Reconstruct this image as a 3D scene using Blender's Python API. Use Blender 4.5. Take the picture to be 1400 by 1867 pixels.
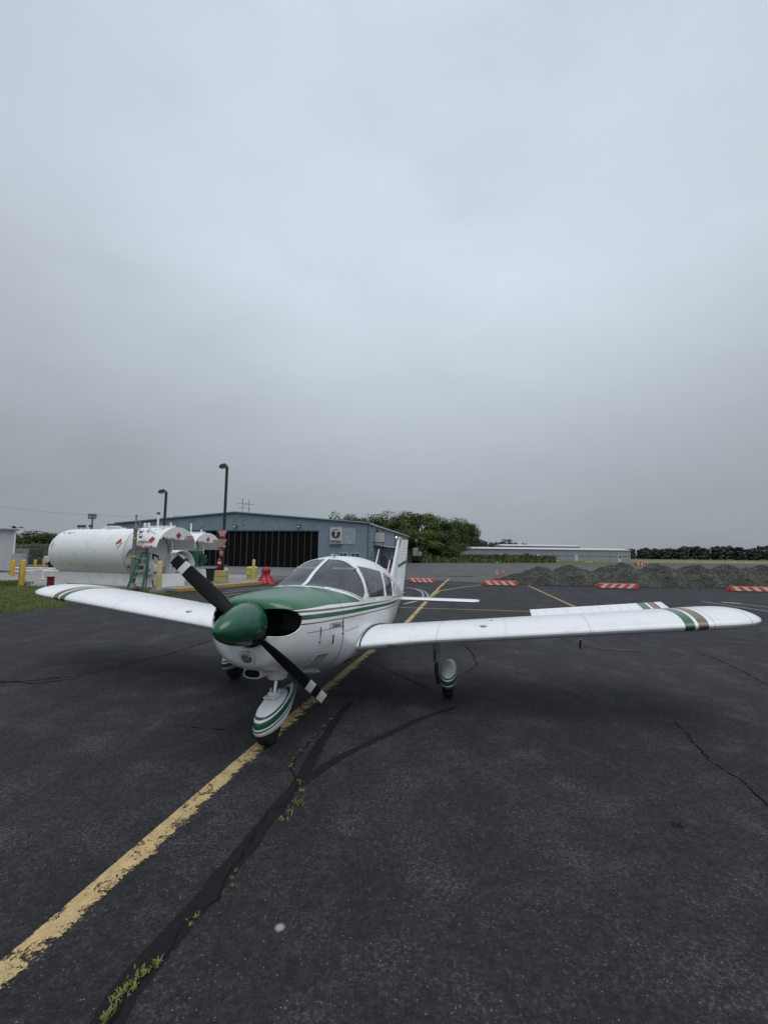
import bpy, bmesh, math, random
from mathutils import Vector, Matrix, noise
R = math.radians
PI = math.pi
for o in list(bpy.data.objects): bpy.data.objects.remove(o)
S = bpy.context.scene
C = S.collection
rnd = random.Random(7)

# ---------------------------------------------------------------- camera, world, sun, exposure
CAMH, PITCH, ROLL, FPX = 1.8235, 0.0965, 0.0123, 790.0
cd = bpy.data.cameras.new('camera'); cam = bpy.data.objects.new('camera', cd); C.objects.link(cam)
cd.sensor_fit = 'HORIZONTAL'; cd.sensor_width = 36; cd.lens = FPX / 1400 * 36; cd.clip_start = .05; cd.clip_end = 6000
cam.matrix_world = Matrix.Translation((0, 0, CAMH)) @ Matrix.Rotation(PI / 2 + PITCH, 4, 'X') @ Matrix.Rotation(ROLL, 4, 'Z')
S.camera = cam
S.view_settings.view_transform = 'Standard'; S.view_settings.look = 'None'
S.view_settings.exposure = 0; S.view_settings.gamma = 1

SUN_EL, SUN_ROT = R(64), R(152)
w = bpy.data.worlds.new('World'); S.world = w; w.use_nodes = True
nt = w.node_tree; nt.nodes.clear()
def N(t, ty, **k):
    n = t.nodes.new(ty)
    for a, b in k.items():
        if a.startswith('i_'): n.inputs[a[2:].replace('_', ' ')].default_value = b
        else: setattr(n, a, b)
    return n
def mth(t, op, a, b=None, clamp=False):
    n = t.nodes.new('ShaderNodeMath'); n.operation = op; n.use_clamp = clamp
    for i, v in enumerate((a, b)):
        if v is None: continue
        if isinstance(v, (int, float)): n.inputs[i].default_value = v
        else: t.links.new(v, n.inputs[i])
    return n.outputs[0]
def ramp(t, fac, stops, interp='LINEAR'):
    n = t.nodes.new('ShaderNodeValToRGB'); cr = n.color_ramp; cr.interpolation = interp
    while len(cr.elements) < len(stops): cr.elements.new(.5)
    for e, (p, c) in zip(cr.elements, stops):
        e.position = p; e.color = (c[0], c[1], c[2], 1) if not isinstance(c, (int, float)) else (c, c, c, 1)
    if fac is not None: t.links.new(fac, n.inputs[0])
    return n.outputs[0]
def mixc(t, f, a, b, mode='MIX'):
    n = t.nodes.new('ShaderNodeMix'); n.data_type = 'RGBA'; n.blend_type = mode
    for s, v in ((0, f), (6, a), (7, b)):
        if isinstance(v, (int, float)): n.inputs[s].default_value = v
        elif isinstance(v, tuple): n.inputs[s].default_value = (v[0], v[1], v[2], 1)
        else: t.links.new(v, n.inputs[s])
    return n.outputs[2]
def nz(t, vec, scale, detail=4, rough=.5, dist=0):
    n = t.nodes.new('ShaderNodeTexNoise'); n.inputs['Scale'].default_value = scale; n.inputs['Detail'].default_value = detail
    n.inputs['Roughness'].default_value = rough; n.inputs['Distortion'].default_value = dist
    if vec is not None: t.links.new(vec, n.inputs['Vector'])
    return n.outputs['Fac']

tc = N(nt, 'ShaderNodeTexCoord'); sep = N(nt, 'ShaderNodeSeparateXYZ'); nt.links.new(tc.outputs['Generated'], sep.inputs[0])
base = ramp(nt, sep.outputs[2], [(0.0, (.355, .388, .430)), (.05, (.362, .396, .440)), (.12, (.375, .413, .457)), (.22, (.43, .475, .522)), (.36, (.525, .585, .648)),
                                 (.54, (.63, .70, .785)), (.8, (.65, .72, .835)), (1.0, (1.0, 1.05, 1.15))])
mp = N(nt, 'ShaderNodeMapping'); nt.links.new(tc.outputs['Generated'], mp.inputs[0]); mp.inputs['Scale'].default_value = (1, 1, 2.2)
c1 = nz(nt, mp.outputs[0], 1.5, 5, .45, .3)
c2 = nz(nt, mp.outputs[0], 4.2, 5, .5, .4)
cl = mth(nt, 'ADD', mth(nt, 'MULTIPLY', c1, .7), mth(nt, 'MULTIPLY', c2, .3))
cl = ramp(nt, cl, [(.34, .90), (.5, 1.0), (.66, 1.06)])
col = mixc(nt, 1.0, base, cl, 'MULTIPLY')
# a thinner, brighter part of the overcast ahead, a darker bank low on the right
vd = N(nt, 'ShaderNodeVectorMath', operation='DOT_PRODUCT'); nt.links.new(tc.outputs['Generated'], vd.inputs[0]); vd.inputs[1].default_value = Vector((.12, .84, .56)).normalized()
br = ramp(nt, vd.outputs['Value'], [(.60, .82), (.80, .90), (.93, 1.0), (1.0, 1.06)])
col = mixc(nt, 1.0, col, br, 'MULTIPLY')
sky = N(nt, 'ShaderNodeTexSky'); sky.sky_type = 'NISHITA'; sky.sun_disc = False; sky.sun_elevation = SUN_EL; sky.sun_rotation = SUN_ROT
skm = mixc(nt, 1.0, sky.outputs[0], (.08, .08, .08), 'MULTIPLY')
col = mixc(nt, .95, skm, col)
bg = N(nt, 'ShaderNodeBackground'); bg.inputs['Strength'].default_value = 1.0; nt.links.new(col, bg.inputs[0])
wo = N(nt, 'ShaderNodeOutputWorld'); nt.links.new(bg.outputs[0], wo.inputs[0])

sd = bpy.data.lights.new('sun', 'SUN'); sd.energy = 1.3; sd.angle = R(45); sd.color = (1, .985, .96)
so = bpy.data.objects.new('sun', sd); C.objects.link(so); so.location = (0, -20, 40)
dvec = Vector((math.sin(SUN_ROT) * math.cos(SUN_EL), math.cos(SUN_ROT) * math.cos(SUN_EL), math.sin(SUN_EL)))
so.rotation_euler = dvec.to_track_quat('Z', 'Y').to_euler()

# ---------------------------------------------------------------- placing helpers
def ray(px, py):
    dx, dy = px - 700, py - 933.5; c, s = math.cos(ROLL), math.sin(ROLL)
    u = c * dx + s * dy; v = -s * dx + c * dy
    return Vector((u, FPX * math.cos(PITCH) + v * math.sin(PITCH), FPX * math.sin(PITCH) - v * math.cos(PITCH)))
def G(px, py, z=0.0):
    d = ray(px, py); t = (z - CAMH) / d.z; p = d * t; return Vector((p.x, p.y, z))
def D(px, py, Y):
    d = ray(px, py); t = Y / d.y; return Vector((d.x * t, Y, CAMH + d.z * t))

# ---------------------------------------------------------------- material helpers
MATS = {}
def newmat(name):
    m = bpy.data.materials.new(name); m.use_nodes = True; t = m.node_tree
    b = t.nodes['Principled BSDF']; return m, t, b
def oc(t):
    return t.nodes.new('ShaderNodeTexCoord').outputs['Object']
def bump(t, b, h, strength=.3, dist=.01):
    n = t.nodes.new('ShaderNodeBump'); n.inputs['Strength'].default_value = strength; n.inputs['Distance'].default_value = dist
    t.links.new(h, n.inputs['Height']); t.links.new(n.outputs[0], b.inputs['Normal']); return n
def mat(name, c, rough=.6, metal=0.0, var=.12, scale=3.0, dirt=None, bmp=0.0, bscale=60, coat=0.0):
    if name in MATS: return MATS[name]
    m, t, b = newmat(name); o = oc(t)
    f = nz(t, o, scale, 6, .6)
    lo = tuple(x * (1 - var) for x in c); hi = tuple(min(1, x * (1 + var)) for x in c)
    col = ramp(t, f, [(.3, lo), (.7, hi)])
    if dirt:
        f2 = nz(t, o, scale * 2.3, 8, .65, .5); msk = ramp(t, f2, [(.52, 0.0), (.66, 1.0)])
        col = mixc(t, mth(t, 'MULTIPLY', msk, dirt[1]), col, dirt[0])
    t.links.new(col, b.inputs['Base Color'])
    b.inputs['Metallic'].default_value = metal; b.inputs['Coat Weight'].default_value = coat
    rr = nz(t, o, scale * 4, 4); t.links.new(ramp(t, rr, [(.3, max(0, rough - .08)), (.7, min(1, rough + .08))]), b.inputs['Roughness'])
    if bmp: bump(t, b, nz(t, o, bscale, 5), bmp, .01)
    if name in ('blade_black', 'crack_dark', 'door_black'): b.inputs['Specular IOR Level'].default_value = .15
    MATS[name] = m; return m

# ---------------------------------------------------------------- mesh helpers
class MB:
    def __init__(s): s.v = []; s.f = []; s.m = []; s.uv = None
    def add(s, vs, fs, mi=0):
        o = len(s.v); s.v += [tuple(x) for x in vs]; s.f += [tuple(i + o for i in f) for f in fs]; s.m += [mi] * len(fs); return s
    def box(s, c, d, rz=0, mi=0, M=None):
        hx, hy, hz = d[0] / 2, d[1] / 2, d[2] / 2
        pts = [Vector((x, y, z)) for x in (-hx, hx) for y in (-hy, hy) for z in (-hz, hz)]
        m = Matrix.Translation(c) @ Matrix.Rotation(rz, 4, 'Z')
        if M is not None: m = Matrix.Translation(c) @ M
        return s.add([m @ p for p in pts], [(0, 1, 3, 2), (4, 6, 7, 5), (0, 4, 5, 1), (2, 3, 7, 6), (0, 2, 6, 4), (1, 5, 7, 3)], mi)
    def cyl(s, a, b, r, r2=None, n=12, cap=True, mi=0):
        a = Vector(a); b = Vector(b); r2 = r if r2 is None else r2
        q = (b - a).to_track_quat('Z', 'Y'); vs = []
        for p, rr in ((a, r), (b, r2)):
            for i in range(n):
                an = 2 * PI * i / n; vs.append(p + q @ Vector((rr * math.cos(an), rr * math.sin(an), 0)))
        fs = [(i, (i + 1) % n, n + (i + 1) % n, n + i) for i in range(n)]
        if cap: fs += [tuple(range(n))[::-1], tuple(range(n, 2 * n))]
        return s.add(vs, fs, mi)
    def tube(s, pts, r, n=8, mi=0):
        pts = [Vector(p) for p in pts]; vs = []
        up = Vector((0, 0, 1))
        for i, p in enumerate(pts):
            t = (pts[min(i + 1, len(pts) - 1)] - pts[max(i - 1, 0)]).normalized()
            a = t.cross(up)
            if a.length < .1: a = t.cross(Vector((0, 1, 0)))
            a.normalize(); b = t.cross(a)
            rr = r[i] if isinstance(r, (list, tuple)) else r
            for k in range(n):
                an = 2 * PI * k / n; vs.append(p + a * rr * math.cos(an) + b * rr * math.sin(an))
        fs = []
        for i in range(len(pts) - 1):
            for k in range(n): fs.append((i * n + k, i * n + (k + 1) % n, (i + 1) * n + (k + 1) % n, (i + 1) * n + k))
        fs += [tuple(range(n))[::-1], tuple(range((len(pts) - 1) * n, len(pts) * n))]
        return s.add(vs, fs, mi)
    def loft(s, rings, closed=True, caps=True, mi=0):
        n = len(rings[0]); vs = [p for r in rings for p in r]; fs = []
        for i in range(len(rings) - 1):
            for k in range(n if closed else n - 1):
                fs.append((i * n + k, i * n + (k + 1) % n, (i + 1) * n + (k + 1) % n, (i + 1) * n + k))
        if caps: fs += [tuple(range(n))[::-1], tuple(range((len(rings) - 1) * n, len(rings) * n))]
        return s.add(vs, fs, mi)
    def lathe(s, prof, o=(0, 0, 0), axis='Z', n=32, mi=0):   # prof: (r, h)
        rings = []
        for r, h in prof:
            ring = []
            for i in range(n):
                a = 2 * PI * i / n; x, y = r * math.cos(a), r * math.sin(a)
                p = (x, y, h) if axis == 'Z' else ((h, x, y) if axis == 'X' else (x, h, y))
                ring.append((p[0] + o[0], p[1] + o[1], p[2] + o[2]))
            rings.append(ring)
        return s.loft(rings, mi=mi)
    def prism(s, poly, y0, y1, M=None, mi=0):     # poly in (x,z), extruded along y
        n = len(poly); vs = [Vector((p[0], y0, p[1])) for p in poly] + [Vector((p[0], y1, p[1])) for p in poly]
        if M is not None: vs = [M @ v for v in vs]
        return s.add(vs, [tuple(range(n)), tuple(range(n, 2 * n))[::-1]] + [(i, n + i, n + (i + 1) % n, (i + 1) % n) for i in range(n)], mi)
    def sheet(s, pts, mi=0):
        return s.add(pts, [tuple(range(len(pts)))], mi)

def obj(name, mb, m=None, parent=None, smooth=None, bevel=0, loc=None, rz=0):
    me = bpy.data.meshes.new(name)
    if isinstance(mb, bmesh.types.BMesh): mb.to_mesh(me); mb.free()
    else:
        me.from_pydata(mb.v, [], mb.f); me.update()
        for p, i in zip(me.polygons, mb.m): p.material_index = i
        if mb.uv:
            ul = me.uv_layers.new(name='UVMap')
            for l in me.loops: ul.data[l.index].uv = mb.uv[l.vertex_index]
    bm = bmesh.new(); bm.from_mesh(me); bmesh.ops.recalc_face_normals(bm, faces=bm.faces); bm.to_mesh(me); bm.free()
    for x in (m if isinstance(m, (list, tuple)) else [m]):
        if x: me.materials.append(x)
    o = bpy.data.objects.new(name, me); C.objects.link(o)
    if parent: o.parent = parent
    if loc is not None: o.location = loc
    o.rotation_euler.z = rz
    if smooth is not None:
        me.shade_smooth() if smooth == 0 else me.set_sharp_from_angle(angle=R(smooth)) if False else None
        for p in me.polygons: p.use_smooth = True
        if smooth: me.set_sharp_from_angle(angle=R(smooth))
    if bevel:
        b = o.modifiers.new('bevel', 'BEVEL'); b.width = bevel; b.segments = 2; b.limit_method = 'ANGLE'
    return o
def tag(o, label=None, cat=None, group=None, kind=None):
    if label: o['label'] = label
    if cat: o['category'] = cat
    if group: o['group'] = group
    if kind: o['kind'] = kind
    return o
def empty(name, loc=(0, 0, 0), rz=0, label=None, cat=None, group=None):
    o = bpy.data.objects.new(name, None); C.objects.link(o); o.location = loc; o.rotation_euler.z = rz; o.empty_display_size = .2
    return tag(o, label, cat, group)
def copy_tree(o, parent=None):
    c = o.copy(); C.objects.link(c); c.parent = parent
    for ch in list(o.children): copy_tree(ch, c)
    return c
def text(name, body, size, m, parent, M, ext=.001, align='CENTER', shear=0, sx=1.0, bold=0.0):
    cu = bpy.data.curves.new('txt', 'FONT'); cu.body = body; cu.size = size; cu.align_x = align; cu.align_y = 'CENTER'; cu.extrude = ext; cu.shear = shear; cu.offset = bold
    t = bpy.data.objects.new('txt', cu); C.objects.link(t); bpy.context.view_layer.update()
    me = bpy.data.meshes.new_from_object(t.evaluated_get(bpy.context.evaluated_depsgraph_get()))
    bpy.data.objects.remove(t); me.transform(Matrix.Diagonal((sx, 1, 1, 1))); me.transform(M); me.materials.clear(); me.materials.append(m)
    o = bpy.data.objects.new(name, me); C.objects.link(o)
    if parent: o.parent = parent
    return o
def RX(a): return Matrix.Rotation(a, 4, 'X')
def RZ(a): return Matrix.Rotation(a, 4, 'Z')
def RY(a): return Matrix.Rotation(a, 4, 'Y')
def T(*a): return Matrix.Translation(a)

# ================================================================ SETTING: GROUND
def asphalt(name, c, speck, dark=1.0, cracks=False):
    m, t, b = newmat(name); o = oc(t)
    big = nz(t, o, .35, 5, .6, .6); mid = nz(t, o, 2.2, 6, .65, .4)
    v = t.nodes.new('ShaderNodeTexVoronoi'); v.inputs['Scale'].default_value = 105; t.links.new(o, v.inputs['Vector'])
    v2 = t.nodes.new('ShaderNodeTexVoronoi'); v2.inputs['Scale'].default_value = 210; t.links.new(o, v2.inputs['Vector'])
    fine = nz(t, o, 140, 4, .7)
    worn = ramp(t, mth(t, 'ADD', mth(t, 'MULTIPLY', big, .55), mth(t, 'MULTIPLY', mid, .45)), [(.42, 0.0), (.62, 1.0)])
    # pale stones showing through the binder in loose clusters, more where it is worn
    mpn = t.nodes.new('ShaderNodeMapping'); mpn.inputs['Scale'].default_value = (1, .40, 1); mpn.inputs['Rotation'].default_value = (0, 0, .24); t.links.new(o, mpn.inputs[0])
    lane = nz(t, mpn.outputs[0], 1.6, 5, .6)
    patch = mth(t, 'ADD', mth(t, 'MULTIPLY', lane, .32), mth(t, 'MULTIPLY', mid, .68))
    grit = nz(t, o, 48, 8, .82); grit2 = nz(t, o, 150, 3, .6)
    fl = mth(t, 'ADD', grit, mth(t, 'MULTIPLY', mth(t, 'SUBTRACT', patch, .5), .55))
    st = ramp(t, fl, [(.55, 0.0), (.615, 1.0)])
    rnd_ = t.nodes.new('ShaderNodeSeparateColor'); t.links.new(v.outputs['Color'], rnd_.inputs[0])
    chip = mth(t, 'MULTIPLY', mth(t, 'GREATER_THAN', rnd_.outputs[0], .985), ramp(t, v.outputs['Distance'], [(.2, 1.0), (.4, 0.0)]))
    tone = ramp(t, big, [(.3, tuple(x * .78 for x in c)), (.52, c), (.72, tuple(x * 1.3 for x in c))])
    tone = mixc(t, .85, tone, ramp(t, patch, [(.36, .75), (.5, 1.0), (.64, 1.3)]), 'MULTIPLY')
    tone = mixc(t, .85, tone, ramp(t, mth(t, 'ADD', mth(t, 'MULTIPLY', fine, .5), mth(t, 'MULTIPLY', grit, .5)), [(.38, .35), (.5, 1.0), (.61, 1.9)]), 'MULTIPLY')
    tone = mixc(t, .9, tone, ramp(t, nz(t, o, 17, 9, .88), [(.41, .45), (.5, .95), (.60, 1.75)]), 'MULTIPLY')
    tone = mixc(t, mth(t, 'MULTIPLY', mth(t, 'MULTIPLY', st, speck), ramp(t, grit2, [(.35, .3), (.6, 1.0)])), tone, (.098, .099, .099))
    tone = mixc(t, mth(t, 'MULTIPLY', chip, speck * 1.3), tone, (.22, .21, .19))
    if cracks:
        wv = mixc(t, .09, o, t.nodes.new('ShaderNodeTexNoise').outputs['Color'], 'ADD')
        vc = t.nodes.new('ShaderNodeTexVoronoi'); vc.feature = 'DISTANCE_TO_EDGE'; vc.inputs['Scale'].default_value = .3; t.links.new(wv, vc.inputs['Vector'])
        ck = mth(t, 'LESS_THAN', vc.outputs['Distance'], .005)
        tone = mixc(t, mth(t, 'MULTIPLY', ck, .7), tone, tuple(x * .3 for x in c))
    t.links.new(tone, b.inputs['Base Color'])
    b.inputs['Roughness'].default_value = .82; b.inputs['Specular IOR Level'].default_value = .32
    h = mth(t, 'ADD', mth(t, 'MULTIPLY', fine, .6), mth(t, 'MULTIPLY', v.outputs['Distance'], -.5))
    bump(t, b, h, .55, .006)
    return m
A_NEAR = asphalt('apron_asphalt', (.0192, .0201, .0226), .85)
A_OLD = asphalt('old_asphalt', (.088, .090, .090), .5, cracks=True)
m, t, b = newmat('turf'); o_ = oc(t)
g1 = nz(t, o_, .6, 6, .65); g2 = nz(t, o_, 9, 6, .7); g3 = nz(t, o_, 60, 3, .6)
gc = ramp(t, g1, [(.3, (.045, .06, .016)), (.5, (.075, .088, .024)), (.7, (.11, .11, .04))])
gc = mixc(t, .75, gc, ramp(t, mth(t, 'ADD', mth(t, 'MULTIPLY', g2, .5), mth(t, 'MULTIPLY', g3, .5)), [(.3, .45), (.7, 1.6)]), 'MULTIPLY')
t.links.new(gc, b.inputs['Base Color']); b.inputs['Roughness'].default_value = .95; bump(t, b, g3, .8, .04); M_TURF = m
M_GRAVEL = mat('gravel_lot', (.27, .26, .245), .95, var=.35, scale=9, bmp=.9, bscale=40)
M_CONC = mat('pad_concrete', (.26, .255, .235), .9, var=.22, scale=2.5, dirt=((.12, .115, .1), .6), bmp=.3)

tag(obj('ground', MB().sheet([(-2500, -60, -.02), (2500, -60, -.02), (2500, 3500, -.02), (-2500, 3500, -.02)]), M_TURF), kind='structure')
def poly(name, pts, z, m_):
    o = obj(name, MB().sheet([(p[0], p[1], z) for p in pts]), m_); return tag(o, kind='structure')
ge = [G(0, 1118), G(90, 1109), G(170, 1099), G(240, 1088), G(322, 1082)]
poly('taxiway', [(-4, 23), (-10, 34), (-40, 52), (-60, 60), (-60, 140), (10, 95), (24, 92), (60, 88), (130, 86), (260, 60), (260, 18), (20, 18)], -.012, A_OLD)
poly('gravel_yard', [(-60, 23), G(0, 1068)[:2], G(60, 1068)[:2], G(95, 1071)[:2], (-14.5, 21.3), (-9.2, 26), (-9.5, 40), (-60, 44)], -.008, M_GRAVEL)
far = [G(480, 1064), G(745, 1063), G(900, 1068), G(1150, 1074), G(1400, 1079)]
poly('apron', [(-16, -12), (-16, 9)] + [(p.x, p.y) for p in ge] + [(-7.3, 25.6), (-6.5, 33)] + [(3.0, 31.5), (6.9, 28.6), (9.4, 27.0), (14.2, 26.2), (26, 25), (60, 22.5), (60, -12)], 0, A_NEAR)
poly('hangar_forecourt', [(-50, 46), (-8, 34.5), (1.4, 31.8), (-.5, 52.6), (-35, 59.2), (-50, 62)], -.006, asphalt('forecourt_asphalt', (.15, .15, .148), .4))
poly('far_taxiway', [(44, 100), (60, 92), (400, 74), (400, 118), (60, 150)], -.010, asphalt('far_asphalt', (.07, .072, .076), .2))
# lighter joint strip where the new surface meets the old
def strip(name, pts, wd, z, m_, kind='structure', jag=0.0, uvs=True, sub=.25):
    P = []
    for a, b_ in zip(pts[:-1], pts[1:]):
        a = Vector((a[0], a[1])); b_ = Vector((b_[0], b_[1])); n = max(1, int((b_ - a).length / sub))
        P += [a + (b_ - a) * i / n for i in range(n)]
    P.append(Vector((pts[-1][0], pts[-1][1])))
    mb = MB(); vs = []; uv = []; L = 0
    for i, p in enumerate(P):
        d = (P[min(i + 1, len(P) - 1)] - P[max(i - 1, 0)]).normalized(); nrm = Vector((-d.y, d.x))
        ww = wd(i / (len(P) - 1)) if callable(wd) else wd
        jl = jag * rnd.uniform(-1, 1); jr = jag * rnd.uniform(-1, 1)
        off = jag * 1.5 * rnd.uniform(-1, 1)
        if i: L += (P[i] - P[i - 1]).length
        for sgn, jj in ((-1, jl), (1, jr)):
            q = p + nrm * (sgn * ww / 2 + jj + off); vs.append((q.x, q.y, z)); uv.append(((sgn + 1) / 2, L))
    mb.add(vs, [(2 * i, 2 * i + 1, 2 * i + 3, 2 * i + 2) for i in range(len(P) - 1)]); mb.uv = uv
    return tag(obj(name, mb, m_), kind=kind)
def paint(name, c, wear, edge):
    m, t, b = newmat(name); tcn = t.nodes.new('ShaderNodeTexCoord'); o = tcn.outputs['Object']
    s_ = t.nodes.new('ShaderNodeSeparateXYZ'); t.links.new(tcn.outputs['UV'], s_.inputs[0])
    n1 = nz(t, o, 8, 7, .7, .9); n2 = nz(t, o, 75, 5, .75, .3); n0 = nz(t, o, 1.3, 2)
    f = mth(t, 'ADD', mth(t, 'MULTIPLY', n1, .62), mth(t, 'MULTIPLY', n2, .38))
    f = mth(t, 'ADD', f, mth(t, 'MULTIPLY', mth(t, 'SUBTRACT', n0, .5), .22))
    e = ramp(t, s_.outputs[0], edge)
    thr = mth(t, 'ADD', e, wear)
    a = ramp(t, mth(t, 'ADD', mth(t, 'SUBTRACT', f, thr), .5), [(.475, 0.0), (.515, 1.0)])
    col = mixc(t, .8, ramp(t, nz(t, o, 12, 5, .6), [(.3, tuple(x * .78 for x in c)), (.7, tuple(x * 1.12 for x in c))]), ramp(t, nz(t, o, 120, 4, .8), [(.33, .55), (.6, 1.1)]), 'MULTIPLY')
    t.links.new(col, b.inputs['Base Color']); b.inputs['Roughness'].default_value = .75
    t.links.new(a, b.inputs['Alpha']); bump(t, b, n2, .3, .004)
    return m
M_YEL = paint('yellow_line_paint', (.54, .395, .185), .445, [(0, .30), (.10, .18), (.35, .06), (.62, .0), (.97, -.04), (1, .04)])
M_YEL2 = paint('pale_yellow_paint', (.33, .26, .12), .33, [(0, .1), (.2, 0.0), (.8, 0.0), (1, .1)])
M_WHT = paint('white_line_paint', (.34, .34, .33), .36, [(0, .1), (.2, 0.0), (.8, 0.0), (1, .1)])
M_TAR = mat('tar_seal', (.0085, .0088, .010), .85, var=.2, scale=8, bmp=.25, bscale=90)
M_CRACK = mat('crack_dark', (.006, .006, .006), .95, var=.2)
cline = [(-2.32, -1.2), (-1.60, 2.0), (-1.14, 4.12), (-.99, 4.8), (.04, 9.2), (.62, 11.5), (1.85, 17.8), (3.2, 24.6), (5.1, 33.5)]
cline[1:5] = [(G(5, 1788).x, G(5, 1788).y), (G(450, 1387).x, G(450, 1387).y), (G(560, 1290).x, G(560, 1290).y), (G(697, 1172).x, G(697, 1172).y)]
cline[0] = (cline[1][0] - .75, cline[1][1] - 3.2)
strip('taxi_centre_line', cline, .195, .004, M_YEL)
strip('taxi_lead_line', [(3.35, 19.5), (3.9, 22.2)] + [G(x, y)[:2] for x, y in ((880, 1071), (930, 1069.5), (985, 1068))], .13, .0045, M_YEL2) if False else None
strip('taxi_lead_line', [G(x, y)[:2] for x, y in ((786, 1088), (800, 1078), (822, 1074), (850, 1070), (880, 1066.5), (905, 1064))], .15, .005, M_YEL2)
strip('stand_line', [G(720, 1107.6)[:2], G(1110, 1119.6)[:2]], .10, .0046, M_YEL2)
strip('stand_edge_line', [G(963, 1068)[:2], G(1068, 1116)[:2]], .13, .0052, M_YEL2)
strip('bay_line', [G(1278, 1096.5)[:2], G(1460, 1124)[:2]], .10, .0044, M_WHT)
strip('bay_edge_line', [G(1345, 1101.0)[:2], G(1460, 1114.6)[:2]], .10, .0044, M_WHT)
strip('bay_mark', [G(1316, 1098.3)[:2], G(1350, 1101)[:2]], .35, .0048, M_WHT)
strip('apron_edge_line', [G(500, 1060)[:2], G(745, 1062)[:2], G(905, 1067.5)[:2]], .09, .0056, M_WHT)
for dx in (0, 7):
    strip('turning_arc', [G(x + dx * k, y)[:2] for x, y, k in ((738, 1071, .0), (757, 1074, .5), (768, 1079, .9), (772, 1085, 1.2), (770, 1090, 1.2), (757, 1096, 1.0), (735, 1101.5, .3))], .09, .0042 + dx * .0002, M_WHT)
for i, (a, b_) in enumerate([((395, 1088), (505, 1074)), ((400, 1082), (500, 1071)), ((412, 1077), (510, 1068)), ((395, 1094), (440, 1088))]):
    strip('pad_hatch_line', [G(*a)[:2], G(*b_)[:2]], .09, .0043 + i * .0003, M_WHT)
M_TAR = paint('tar_seal_band', (.0125, .0132, .0152), .30, [(0, .26), (.16, .06), (.3, -.05), (.7, -.05), (.84, .06), (1, .26)])
M_TAR.node_tree.nodes['Principled BSDF'].inputs['Roughness'].default_value = .9
M_TAR.node_tree.nodes['Principled BSDF'].inputs['Specular IOR Level'].default_value = .2
# sealed cracks and open cracks
def gp(l): return [G(x, y)[:2] for x, y in l]
tar1 = gp([(175, 1900), (225, 1810), (300, 1722), (385, 1625), (455, 1540), (510, 1470), (548, 1420), (575, 1375), (600, 1330), (640, 1280)])
strip('tar_seal', tar1, lambda u: .14 - .06 * u, .0022, M_TAR, jag=.006, sub=.12)
strip('tar_seal', gp([(545, 1432), (600, 1392), (680, 1352), (765, 1312), (830, 1290)]), lambda u: .10 - .03 * u, .0026, M_TAR, jag=.006, sub=.15)
ck = gp([(196, 1880), (235, 1815), (318, 1728), (330, 1690), (398, 1640), (412, 1600), (460, 1530), (487, 1480), (520, 1470), (545, 1430), (530, 1400), (556, 1362), (590, 1330), (628, 1290)])
strip('open_crack', ck, .009, .0034, M_CRACK, jag=.007, sub=.035)
for i, l in enumerate([[(1225, 1310), (1268, 1358), (1300, 1392), (1345, 1420), (1400, 1468), (1450, 1500)],
          [(-30, 1246), (60, 1241), (150, 1232), (225, 1213), (300, 1195), (385, 1168)], [(-10, 1243), (70, 1247), (150, 1236)],
          [(318, 1323), (345, 1325), (370, 1329), (410, 1331)],
          [(1010, 1160), (1060, 1178), (1100, 1186), (1180, 1190)], [(845, 1175), (862, 1192), (868, 1212), (850, 1228)], [(830, 1090), (822, 1108), (812, 1116)],
          [(905, 1080), (930, 1088), (938, 1098)], [(842, 1082), (865, 1090), (858, 1100), (880, 1104)], [(1270, 1190), (1310, 1204), (1350, 1222), (1400, 1250)],
          [(690, 1215), (730, 1232), (790, 1260)]]):
    strip('open_crack', gp(l), .009 if l[0][1] > 1250 else .020, .0036, M_CRACK, jag=.012, sub=.06)
# paint blob and oil/rust spot
def blot(name, p, r, c, thr):
    m, t, b = newmat(name + '_mat'); tcn = t.nodes.new('ShaderNodeTexCoord'); vl = N(t, 'ShaderNodeVectorMath', operation='LENGTH'); t.links.new(tcn.outputs['Object'], vl.inputs[0])
    f = mth(t, 'SUBTRACT', mth(t, 'ADD', mth(t, 'MULTIPLY', nz(t, tcn.outputs['Object'], 210, 6, .8), 1.35), thr), mth(t, 'MULTIPLY', vl.outputs['Value'], 1 / r))
    t.links.new(ramp(t, f, [(.18, 0.0), (.42, 1.0)]), b.inputs['Alpha']); b.inputs['Base Color'].default_value = (*c, 1); b.inputs['Roughness'].default_value = .9
    n = 20; o = obj(name, MB().sheet([(r * math.cos(2 * PI * i / n), r * math.sin(2 * PI * i / n), 0) for i in range(n)]), m, loc=(p.x, p.y, .003)); tag(o, kind='structure')
blot('white_paint_spot', G(510, 1693), .055, (.30, .30, .30), .0)
blot('dirt_stain', G(1262, 1500), .20, (.038, .034, .027), -.12)
st = MB(); pp = G(1238, 1506)
for i in range(26):
    a = rnd.uniform(0, 2 * PI); r_ = rnd.uniform(0, .035); s_ = rnd.uniform(.004, .01)
    st.box((pp.x + r_ * math.cos(a) * 1.5, pp.y + r_ * math.sin(a), .004), (s_ * 1.6, s_, s_), rnd.uniform(0, 3))
tag(obj('dirt_crumbs', st, mat('crumb', (.02, .016, .012), .95)), 'small scatter of dark dirt crumbs on the apron in the pale stain', 'dirt', kind='stuff')

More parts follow.
